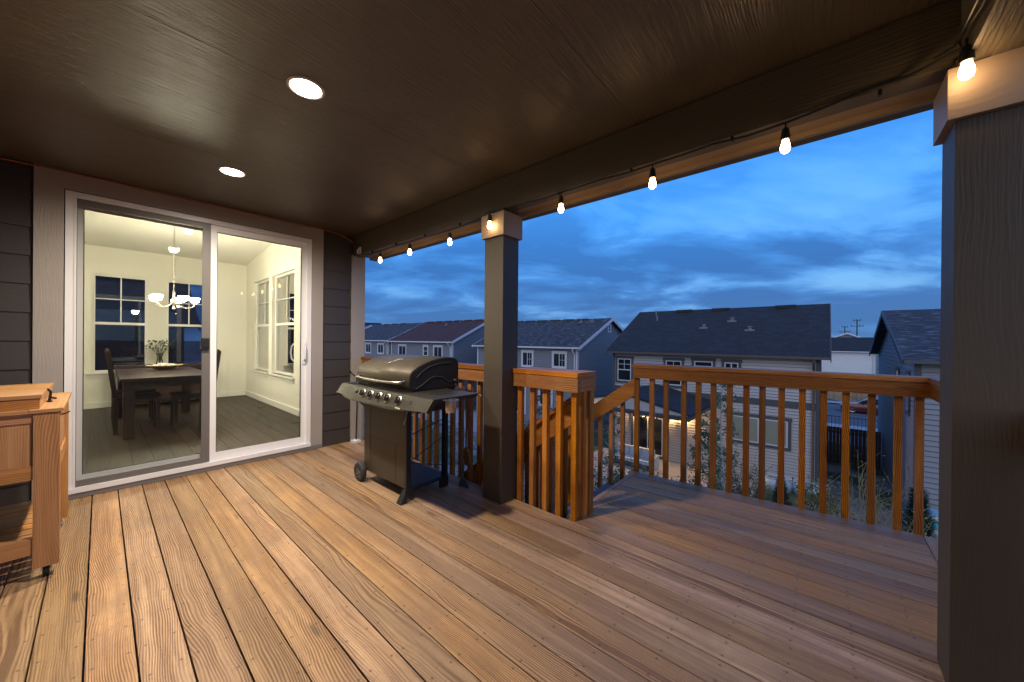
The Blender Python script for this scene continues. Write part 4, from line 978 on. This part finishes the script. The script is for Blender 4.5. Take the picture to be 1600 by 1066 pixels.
house_n('gabled_house', 'distant dark gabled house with white rakes rising behind the row of roofs at left', (-83, 42, 0), 11, 12, 2.0, 4.9, -5.0, SB, RA, fwhite, shadow_lines=False, rot=-math.pi/2, wins=[])
house_n('two_storey_house', 'blue grey house with speckled roof at the right, beside the large post', (2.15, 16.65, 0), 11, 10.4, .72, 2.60, G0, SG, RG, fgrey,
    side=[(0, 3.6, -1.0, .25, .55), (0, 1.25, -1.0, .25, .5), ], vents=[(2.0, 4.6, 1)], wins=[(3.0, -.8, .4, 1.2, 'v', None)], fascia=fgrey)
house_n('garage', 'pale blue house wall with low dark roof across the street, between the two near houses', (-7, 62, 0), 11.6, 8, .20, 2.0, -5.3, SH, RA, fwhite, lap=.2, shadow_lines=False)
house_n('gabled_house', 'distant house with white trimmed gable rising behind the pale house', (-.9, 96, 0), 14, 7.2, 1.3, 2.95, -5.3, SC, RA, fwhite, shadow_lines=False, rot=-math.pi/2)
house_n('two_storey_house', 'dark house added outside the dining room windows to block the bright sky', (-13.6, -9, 0), 10.5, 9, 1.6, 4.5, -4.2, plain('added_house_wall', (.03, .032, .04), .7), RA, fgrey, rot=math.pi/2)  # added house, hides the bright sky behind the dining room windows
# patio roof of the house across
pr = thing('patio_roof', (-6.3, 16.5, G0), 'small gabled patio roof with warm string lights at the back of the warm grey house', 'patio roof')
g = MB(); fy, by, ax_, zr, ze, hw = 14.4, 18.45, -6.36, -.93, -1.5, 2.65
for s in (-1, 1):
    pts = [(ax_, fy, zr), (ax_+s*hw, fy, ze), (ax_+s*hw, by, ze), (ax_, by, zr)]
    g.prism(pts, (0, 0, .08))
g.build('roof', RA, pr)
g = MB(); g.prism([(ax_, fy+.05, zr-.02), (ax_-hw+.15, fy+.05, ze+.01), (ax_-hw+.15, fy+.05, ze-.02), (ax_+hw-.15, fy+.05, ze-.02), (ax_+hw-.15, fy+.05, ze+.01)], (0, .1, 0)); g.build('gable_face', SA, pr)
g = MB(); g.box(ax_-hw+.1, ax_+hw-.1, fy+.03, fy+.2, ze-.2, ze-.025); g.box(ax_+hw-.22, ax_+hw-.1, fy+.2, by, ze-.2, ze-.025); g.build('beam', fgrey, pr)
for x in (ax_-hw+.18, -4.9+.9):
    g = MB(); g.box(x-.09, x+.09, fy+.04, fy+.2, G0, ze-.2); g.build('post', SA, pr)
ps = thing('string_lights', (-5.5, 14.3, -1.7), 'row of small lit bulbs hanging under the patio roof of the house across', 'string lights')
g = MB(); g.tube([(-8.6, 14.38, -1.58)]+[(-8+.45*k, 14.38, -1.60-.02*(k % 2)) for k in range(9)]+[(-3.9, 14.38, -1.58)], .008, 5); g.build('cord', M['black'], ps)
for x in (-7.6, -6.9, -6.4, -5.9, -5.41, -4.97, -4.52):
    g = MB(); g.lathe((x, 14.38, -1.73), [(0, -.05), (.035, -.03), (.045, 0), (.03, .04), (.015, .06)], 10); g.build('bulb', emis('patio_bulb', (1, .62, .24), 260) if 'pb' not in M else M['pb'], ps, smooth=True)
    if 'pb' not in M: M['pb'] = ps.children[-1].data.materials[0]
M['lantern'] = emis('lantern_glow', (1, .56, .22), 850)
for x, lb in ((-7.15, 'lit wall lantern left of the patio door across'), (-5.35, 'lit wall lantern right of the patio door across')):
    q = thing('wall_lantern', (x, 18.4, -2.3), lb, 'wall light', 'wall lanterns on the patio')
    g = MB(); g.box(x-.06, x+.06, 18.37, 18.46, -2.15, -2.11); g.box(x-.07, x+.07, 18.24, 18.44, -2.2, -2.17); g.box(x-.05, x+.05, 18.28, 18.40, -2.45, -2.43); g.build('bracket', M['black'], q)
    g = MB(); g.lathe((x, 18.33, -2.31), [(0, -.11), (.05, -.1), (.055, .08), (0, .1)], 10); g.build('lamp_glass', M['lantern'], q, smooth=True)
# window wells
for x, lb in ((-1.45, 'left one of two pale blue translucent window well covers'), (-.42, 'right one of two pale blue window well covers, nearest the house corner')):
    q = thing('window_well', (x, 18.2, G0), lb, 'window well', 'window wells at the house across')
    g = MB(); ring = [(x+.55*math.cos(a), 18.40-.75*math.sin(a)) for a in [k*math.pi/14 for k in range(15)]]
    for (xa, ya), (xb, yb) in zip(ring, ring[1:]): g.poly([(xa, ya, G0-.1), (xb, yb, G0-.1), (xb, yb, G0+.42), (xa, ya, G0+.42)])
    o = g.build('wall', plain('pale_blue_plastic', (.40, .52, .62), .35), q, smooth=True); sm = o.modifiers.new('s', 'SOLIDIFY'); sm.thickness = .03
    g = MB(); g.prism([(xx, yy, G0+.425) for xx, yy in ring], (0, 0, .03)); g.build('cover', plain('pale_cover', (.42, .52, .60), .3), q)
    g = MB(); g.tube([(x-.25, 17.8, G0+.5), (x+.2, 17.8, G0+.5), (x+.2, 17.72, G0+.2)], .015, 6); g.build('ladder', M['black'], q)

# fences
def fence(name, label, x0, x1, y, top, mat, bw=.14, rails=True):
    f_ = thing(name, ((x0+x1)/2, y, gz(y)), label, 'fence'); g = MB(); x = x0
    while x < x1: g.box(x+.004, min(x+bw-.004, x1), y-.01, y+.01, gz(y)-.1, top+random.uniform(-.01, .01)); x += bw
    g.build('pickets', mat, f_); g = MB(); g.box(x0, x1, y+.011, y+.05, top-.3, top-.2); g.box(x0, x1, y+.011, y+.05, gz(y)+.3, gz(y)+.4); g.build('rails', mat, f_)
    x = x0
    while x <= x1: g = MB(); g.box(x-.05, x+.05, y+.052, y+.15, gz(y)-.1, top+.05); g.build('post', mat, f_); x += 2.4
    return f_
fdark = wood('dark_fence_wood', (.06, .035, .028), (.03, .018, .015)); flight = wood('pale_fence_wood', (.40, .30, .19), (.26, .19, .12))
fence('wood_fence', 'dark wood fence closing the gap between the two near houses', -.1, 2.1, 25.2, -3.07, fdark)
fence('wood_fence', 'pale tan wood fence on the far side of the street', -14, 22, 57.5, -3.85, flight)
fmet = thing('metal_fence', (1, 35.5, gz(35.5)), 'thin black metal fence in front of the street', 'fence')
for k in range(26):
    g = MB(); x = -1.2+k*.2; g.box(x-.012, x+.012, 35.49, 35.51, gz(35.5), gz(35.5)+1.15); g.build('picket', M['black'], fmet)
g = MB(); g.box(-1.3, 3.9, 35.485, 35.515, gz(35.5)+1.08, gz(35.5)+1.12); g.box(-1.3, 3.9, 35.485, 35.515, gz(35.5)+.15, gz(35.5)+.19); g.build('rail', M['black'], fmet)
# utility poles
pole_m = plain('dark_pole_wood', (.03, .027, .025), .8)
for x, y, top, lb in ((6.23, 130, 7.6, 'taller utility pole with two crossarms beyond the roofs'), (4.5, 150, 6.6, 'shorter utility pole left of the taller one beyond the roofs')):
    q = thing('utility_pole', (x, y, -5.3), lb, 'utility pole', 'utility poles on the horizon')
    g = MB(); g.tube([(x, y, -5.3), (x, y, top)], [.17, .11], 8); g.build('pole', pole_m, q)
    g = MB(); g.box(x-.75, x+.75, y-.1, y+.1, top-.40, top-.28); g.build('crossarm', pole_m, q)
    g = MB(); g.box(x-1.2, x+1.2, y-.1, y+.1, top-1.90, top-1.78); g.build('crossarm', pole_m, q)
    g = MB(); [g.lathe((x+d_, y, top-.25), [(.09, 0), (.12, .15), (0, .3)], 8) for d_ in (-.6, .6)]; [g.lathe((x+d_, y, top-1.75), [(.09, 0), (.12, .15), (0, .3)], 8) for d_ in (-1.1, 0.5, 1.1)]; g.build('insulators', pole_m, q)

# ---- parked car
def car(name, label, x, y, z, rot, col):
    c = thing(name, (0, 0, 0), label, 'car'); L, W_ = 4.5, 1.78
    body = [(-2.25, .35), (-2.27, .55), (-2.22, .75), (-2.05, .86), (-1.75, .92), (-1.35, .95), (-.95, .98), (.95, .93), (1.5, .86), (2.0, .76), (2.2, .66), (2.26, .5), (2.22, .3), (1.75, .22), (-1.8, .22)]
    def loft(prof, scl, ys, mat, nm, bev=0):
        g = MB(); rings = []
        for yy, s_, dz in ys:
            rings.append([V((px*s_, yy, (pz-.3)*1+.3+dz)) for px, pz in prof])
        n = len(prof)
        for a_, b_ in zip(rings, rings[1:]):
            for i in range(n): g.poly([a_[i], a_[(i+1) % n], b_[(i+1) % n], b_[i]])
        g.poly(rings[0][::-1]); g.poly(rings[-1]); return g.build(nm, mat, c, smooth=True)
    pm = plain('car_paint', col, .25, .2, .05, coat=.8)
    loft(body, 1, [(-.89, .955, -.05), (-.86, .985, -.01), (-.78, 1, 0), (.78, 1, 0), (.86, .985, -.01), (.89, .955, -.05)], pm, 'body')
    cab = [(-1.85, .90), (-1.35, 1.22), (-.95, 1.38), (-.4, 1.45), (.1, 1.42), (.55, 1.30), (1.15, .90)]
    loft(cab, 1, [(-.80, .96, -.0), (-.62, .86, .0), (.62, .86, 0), (.80, .96, 0)], plain('car_glass', (.02, .025, .03), .06), 'cabin_glass')
    roofp = [(-1.2, 1.30), (-.95, 1.395), (-.4, 1.47), (.1, 1.44), (.45, 1.345), (.1, 1.41), (-.4, 1.435), (-.95, 1.36)]
    loft(roofp, 1, [(-.66, .97, -.01), (-.6, 1, 0), (.6, 1, 0), (.66, .97, -.01)], pm, 'roof')
    for sx in (-1.38, 1.42):
        for sy in (-1, 1):
            g = MB(); g.lathe((sx, sy*.80-.1, .32), [(.2, 0), (.30, 0), (.32, .03), (.32, .17), (.30, .2), (.2, .2)], 24, (0, 1, 0)); wl = g.build('wheel', M['rubber'], c, smooth=True)
            g = MB(); g.lathe((sx, sy*.80+(sy*.085), .32), [(0, .03), (.05, .03), (.06, 0), (.17, .0), (.2, .02)], 20, (0, sy, 0)); g.build('rim', M['chrome'], wl, smooth=True)
    for sy in (-1, 1):
        g = MB(); g.box(2.12, 2.235, sy*.62-.16, sy*.62+.16, .60, .70); g.build('headlight', M['clear'], c, bevel=.02)
        g = MB(); g.box(-2.26, -2.18, sy*.66-.13, sy*.66+.13, .66, .78); g.build('tail_light', plain('tail_light_red', (.3, .01, .01), .2), c, bevel=.015)
        g = MB(); g.box(.62, .78, sy*.90, sy*1.02, .92, 1.04); g.build('mirror', pm, c, bevel=.02)
    c.location = (x, y, z); c.rotation_euler = (0, 0, rot); return c
car('parked_car', 'dark red car parked across the street in front of the pale fence', 3.4, 47.5, gz(47.5)+.02, math.pi, (.10, .007, .010))
car('parked_car', 'dark blue car parked far across the street beside the red car', 5.6, 54.6, gz(54.6)+.02, math.pi, (.03, .06, .12))

# ---- patio furniture and yard things across
so = thing('patio_sofa', (-6.8, 16.6, G0), 'pale blue outdoor sofa on the patio across', 'sofa')
cush = plain('pale_blue_cushion', (.42, .50, .62), .8, bump=.3); 
g = MB(); g.box(-7.7, -5.9, 16.2, 17.0, G0+.12, G0+.30); g.build('frame', fgrey, so, bevel=.02)
for k in range(3): g = MB(); g.box(-7.66+k*.59, -7.10+k*.59, 16.2, 16.8, G0+.305, G0+.46); g.build('seat', cush, so, bevel=.04); g = MB(); g.box(-7.66+k*.59, -7.10+k*.59, 16.78, 16.98, G0+.47, G0+.86); g.build('backrest', cush, so, bevel=.05)
for x in (-7.86, -5.89): g = MB(); g.box(x, x+.15, 16.2, 17.0, G0+.05, G0+.62); g.build('arm', cush, so, bevel=.03)
bi = thing('storage_bin', (2.8, 15.4, G0), 'pale plastic bin with turquoise lid beside the right house wall', 'bin')
zb = gz(15.4)
g = MB(); g.prism([(2.15, 15.0, zb), (3.4, 15.0, zb), (3.5, 15.0, zb+.78), (2.05, 15.0, zb+.78)], (0, .8, 0)); g.build('body', plain('pale_plastic', (.50, .55, .60), .4), bi, bevel=.03)
g = MB(); g.box(2.0, 3.55, 14.95, 15.85, zb+.785, zb+.87); g.build('lid', plain('turquoise_plastic', (.08, .42, .48), .35), bi, bevel=.03)
def board(z, x, label, col, a):
    g = MB(); pr_ = [(0, 0), (.12, .1), (.22, .35), (.26, .8), (.22, 1.25), (.10, 1.5), (0, 1.55)]
    pts = [V((p, q, 0)) for p, q in pr_]+[V((-p, q, 0)) for p, q in pr_[-2:0:-1]]
    ca_, sa_ = math.cos(a), math.sin(a); pts = [V((x+p.x*ca_-p.y*sa_, 15.3+p.x*sa_+p.y*ca_, z)) for p in pts]
    o = g.prism(pts, (0, 0, .07)).build('paddle_board', plain('board_paint', col, .3), None, bevel=.02); tag(o, label, 'board', 'boards stacked on the bin'); return o
board(zb+.875, 3.4, 'yellow green board lowest in the stack on the turquoise lidded bin', (.45, .55, .05), 1.35)
board(zb+.95, 3.45, 'white board in the middle of the stack on the turquoise lidded bin', (.6, .65, .68), 1.5)
board(zb+1.025, 3.4, 'pale blue board on top of the stack on the turquoise lidded bin', (.25, .5, .62), 1.42)

# ================================================================== PLANTS
bark_p = plain('pale_aspen_bark', (.42, .42, .40), .7, var=.3, nscale=8); bark_b = plain('brown_bark', (.14, .11, .085), .8, var=.3, nscale=10)
def leafmat(name, c): 
    m, t, b = newmat(name); at = t.new('ShaderNodeAttribute', attribute_name='rnd').outputs['Fac']
    t.put(b.inputs['Base Color'], t.mix(at, c3([q*.55 for q in c]), c3([min(1, q*1.6) for q in c]))); b.inputs['Roughness'].default_value = .6; return m
LG = leafmat('leaf_green', (.05, .10, .045)); LP = leafmat('leaf_pale', (.10, .14, .07)); LY = leafmat('leaf_yellow_green', (.13, .14, .045)); LD = leafmat('leaf_dark', (.02, .05, .025))
def leaf(g, c, s):
    a = V((random.gauss(0, 1), random.gauss(0, 1), random.gauss(0, .7))).normalized(); b_ = a.cross(V((random.gauss(0, 1), random.gauss(0, 1), random.gauss(0, 1)))).normalized()
    q = random.random(); g.poly([c-a*s, c-a*s*.2+b_*s*.55, c+a*s, c-a*s*.2-b_*s*.55], [(0, 0)]*4, (q, q, q))
def tree(name, label, x, y, h, rad_, nb, nl, ls, bark, lm, cat='tree', group='young trees in the yard', r0=.045, low=.25, up=.9, z=None):
    z = gz(y) if z is None else z
    T = thing(name, (x, y, z), label, cat, group); g = MB(); gl = MB(); lx, ly = random.uniform(-.1, .1), random.uniform(-.1, .1)
    tp = lambda f_: V((x+lx*f_*h*.4+.03*math.sin(f_*9+x), y+ly*f_*h*.4, z+f_*h))
    g.tube([tp(k/8) for k in range(9)], [r0*(1-.85*k/8) for k in range(9)], 7)
    g.build('trunk', bark, T, smooth=True); g = MB(); tips = []
    for k in range(nb):
        f_ = low+(1-low)*(k+random.random())/nb*.97; p = tp(f_); a = k*2.4+random.random(); L = rad_*(1.05-f_*.75)*random.uniform(.7, 1.15)
        d = V((math.cos(a), math.sin(a), up*random.uniform(.6, 1.3))).normalized(); mid = p+d*L*.5+V((0, 0, .03)); e = p+d*L+V((0, 0, .08*L))
        g.tube([p, mid, e], [r0*.34*(1.1-f_), r0*.22*(1.1-f_)+.002, .002], 5); tips.append((p, e))
        for j in range(4):
            s = p.lerp(e, random.uniform(.3, .95)); d2 = (d+V((random.gauss(0, .6), random.gauss(0, .6), random.gauss(.2, .4)))).normalized(); e2 = s+d2*L*random.uniform(.25, .5)
            g.tube([s, e2], [.004, .0015], 4); tips.append((s, e2))
    g.build('branches', bark, T)
    if nl:
        for k in range(nl):
            p, e = random.choice(tips); c = p.lerp(e, random.uniform(.35, 1.05))+V((random.gauss(0, .05), random.gauss(0, .05), random.gauss(0, .05))); leaf(gl, c, ls*random.uniform(.6, 1.3))
        gl.build('crown', lm, T)
    return T
random.seed(21)
tree('aspen_tree', 'slender aspen with pale trunk in front of the warm grey house, behind the long railing', -1.8, 10.0, 4.7, .95, 26, 1500, .038, bark_p, LP)
tree('aspen_tree', 'thin young aspen left of the long railing post, before the gap between houses', -4.6, 9.3, 3.9, .8, 22, 1100, .036, bark_p, LG)
tree('aspen_tree', 'slim aspen near the lit patio, behind the first balusters of the long railing', -3.25, 8.2, 2.6, .7, 18, 500, .034, bark_p, LP)
tree('aspen_tree', 'small leafy tree beyond the short railing, before the blue grey house', -7.6, 10.5, 4.0, .9, 24, 1500, .04, bark_p, LG)
tree('aspen_tree', 'leafy young tree at the right end of the patio across', -2.75, 12.5, 3.1, 1.0, 24, 2000, .042, bark_b, LG)
def shrub(label, x, y, h, r_, n, lm, ls, twigs=26, name='shrub', bark=bark_b, z=None):
    z = gz(y) if z is None else z
    T = thing(name, (x, y, z), label, 'shrub', 'shrubs in the yard'); g = MB(); gl = MB(); tips = []
    for k in range(twigs):
        a = random.random()*6.283; t_ = random.uniform(.1, 1)**.7; e = V((x+math.cos(a)*r_*t_, y+math.sin(a)*r_*t_, z+h*random.uniform(.6, 1)*(1.1-.35*t_))); b0 = V((x+math.cos(a)*.08, y+math.sin(a)*.08, z))
        m_ = b0.lerp(e, .5)+V((random.gauss(0, .05), random.gauss(0, .05), .08*h)); g.tube([b0, m_, e], [.014, .008, .002], 5); tips.append((b0, m_)); tips.append((m_, e)); tips.append((m_, e))
        for j in range(5):
            s = m_.lerp(e, random.random()); e2 = s+V((random.gauss(0, .16), random.gauss(0, .16), random.uniform(.05, .32)))*h*.45; g.tube([s, e2], [.005, .0015], 4); tips.append((s, e2))
    g.build('branches', bark, T)
    if n:
        for k in range(n): p, e = random.choice(tips); c = p.lerp(e, random.uniform(.2, 1.05))+V((random.gauss(0, .06), random.gauss(0, .06), random.gauss(0, .06))); leaf(gl, c, ls*random.uniform(.6, 1.3))
        gl.build('leaves', lm, T)
    return T
ytw = plain('yellow_twig_bark', (.26, .22, .11), .8); gtw = plain('grey_twig_bark', (.26, .24, .23), .8)
shrub('tall bare yellowish twig shrub behind the right part of the long railing', .75, 9.6, 3.5, 1.0, 700, LY, .03, 46, 'bare_shrub', ytw)
shrub('pale bare branched shrub left of the yellowish one, near the window well', .05, 8.6, 2.6, .95, 60, LY, .02, 22, 'bare_shrub', gtw)
shrub('dense leafy shrub under the patio lights across', -4.9, 11.4, 1.3, 1.0, 3000, LG, .045)
shrub('pale speckled leafy shrub behind the left end of the long railing', -3.9, 9.0, 1.2, 1.0, 2600, LP, .04)
shrub('dark leafy shrub behind the stair handrail', -5.6, 8.6, 2.1, 1.0, 3400, LG, .045)
shrub('mixed leafy shrub behind the middle balusters of the long railing', -2.6, 10.6, 1.5, 1.1, 2800, LG, .042)
shrub('loose shrub with thin stems below the big blind window', -1.9, 12.6, 2.6, 1.0, 800, LP, .035, 30)
shrub('rounded grey green shrub at the corner of the warm grey house', -.1, 14.6, 1.6, .7, 1500, LY, .04)
shrub('leafy shrub beyond the short railing before the blue grey house', -9.5, 12.5, 2.4, 1.2, 3400, LG, .05)
shrub('low leafy shrub under the big blind window of the house across', -1.8, 13.4, 1.1, 1.0, 2800, LG, .042)
shrub('low dark shrub between the window wells and the railing', -.7, 11.2, .9, .9, 2600, LD, .04)
def evergreen(label, x, y, h, r_, n):
    z = gz(y); T = thing('evergreen_tree', (x, y, z), label, 'evergreen', 'small evergreens in the yard'); g = MB(); g.tube([(x, y, z), (x, y, z+h*.97)], [.05, .01], 6); g.build('trunk', bark_b, T)
    g = MB()
    for k in range(n):
        f_ = random.random()**1.25; a = random.random()*6.283; rr = r_*(1-f_)*(.75+.25*math.sin(a*5+f_*40))*random.uniform(.55, 1.05)+.02; c = V((x+math.cos(a)*rr, y+math.sin(a)*rr, z+.12+f_*h*.93-.1*rr)); d = V((math.cos(a), math.sin(a), random.uniform(-.1, .9))).normalized(); s_ = d.cross(V((0, 0, 1))).normalized()*.012
        q = random.random(); L = random.uniform(.06, .13); g.poly([c-s_, c+d*L-s_*.3, c+d*L+s_*.3, c+s_], [(0, 0)]*4, (q, q, q))
    g.build('crown', LD, T); return T
evergreen('tall dark evergreen low behind the right balusters of the long railing', 1.35, 10.2, 2.9, .75, 9000)
evergreen('small dark evergreen in front of the window wells', -1.0, 14.0, 1.5, .45, 3500)
# river stones and ground cover
g = MB(); random.seed(4)
for k in range(1500):
    x_, y_ = random.uniform(-9, -1.2), random.uniform(8.5, 15.5); s_ = random.uniform(.035, .10)
    z_ = gz(y_)+s_*.3; a = random.random()*6.28; q = random.random()
    o_ = [V((x_+math.cos(a+i*math.pi/2.5)*s_*random.uniform(.7, 1.1), y_+math.sin(a+i*math.pi/2.5)*s_*random.uniform(.7, 1.1), z_)) for i in range(5)]; top = V((x_, y_, z_+s_*.55))
    for i in range(5): g.poly([o_[i], o_[(i+1) % 5], top], [(0, 0)]*3, (q, q, q)); g.poly([o_[(i+1) % 5], o_[i], V((x_, y_, z_-s_*.5))], [(0, 0)]*3, (q, q, q))
tag(g.build('river_stones', leafmat('stone_colours', (.30, .30, .31)), None, smooth=True), 'pale river stones scattered over the yard bed across', 'stones', None, 'stuff')
g = MB()
for k in range(9000):
    x_, y_ = random.uniform(-26, 6), random.uniform(5.5, 16.5); leaf(g, V((x_, y_, gz(y_)+random.uniform(.0, .12))), random.uniform(.03, .07))
tag(g.build('ground_cover', LG, None), 'low green ground cover between the stones in the yard', 'ground cover', None, 'stuff')
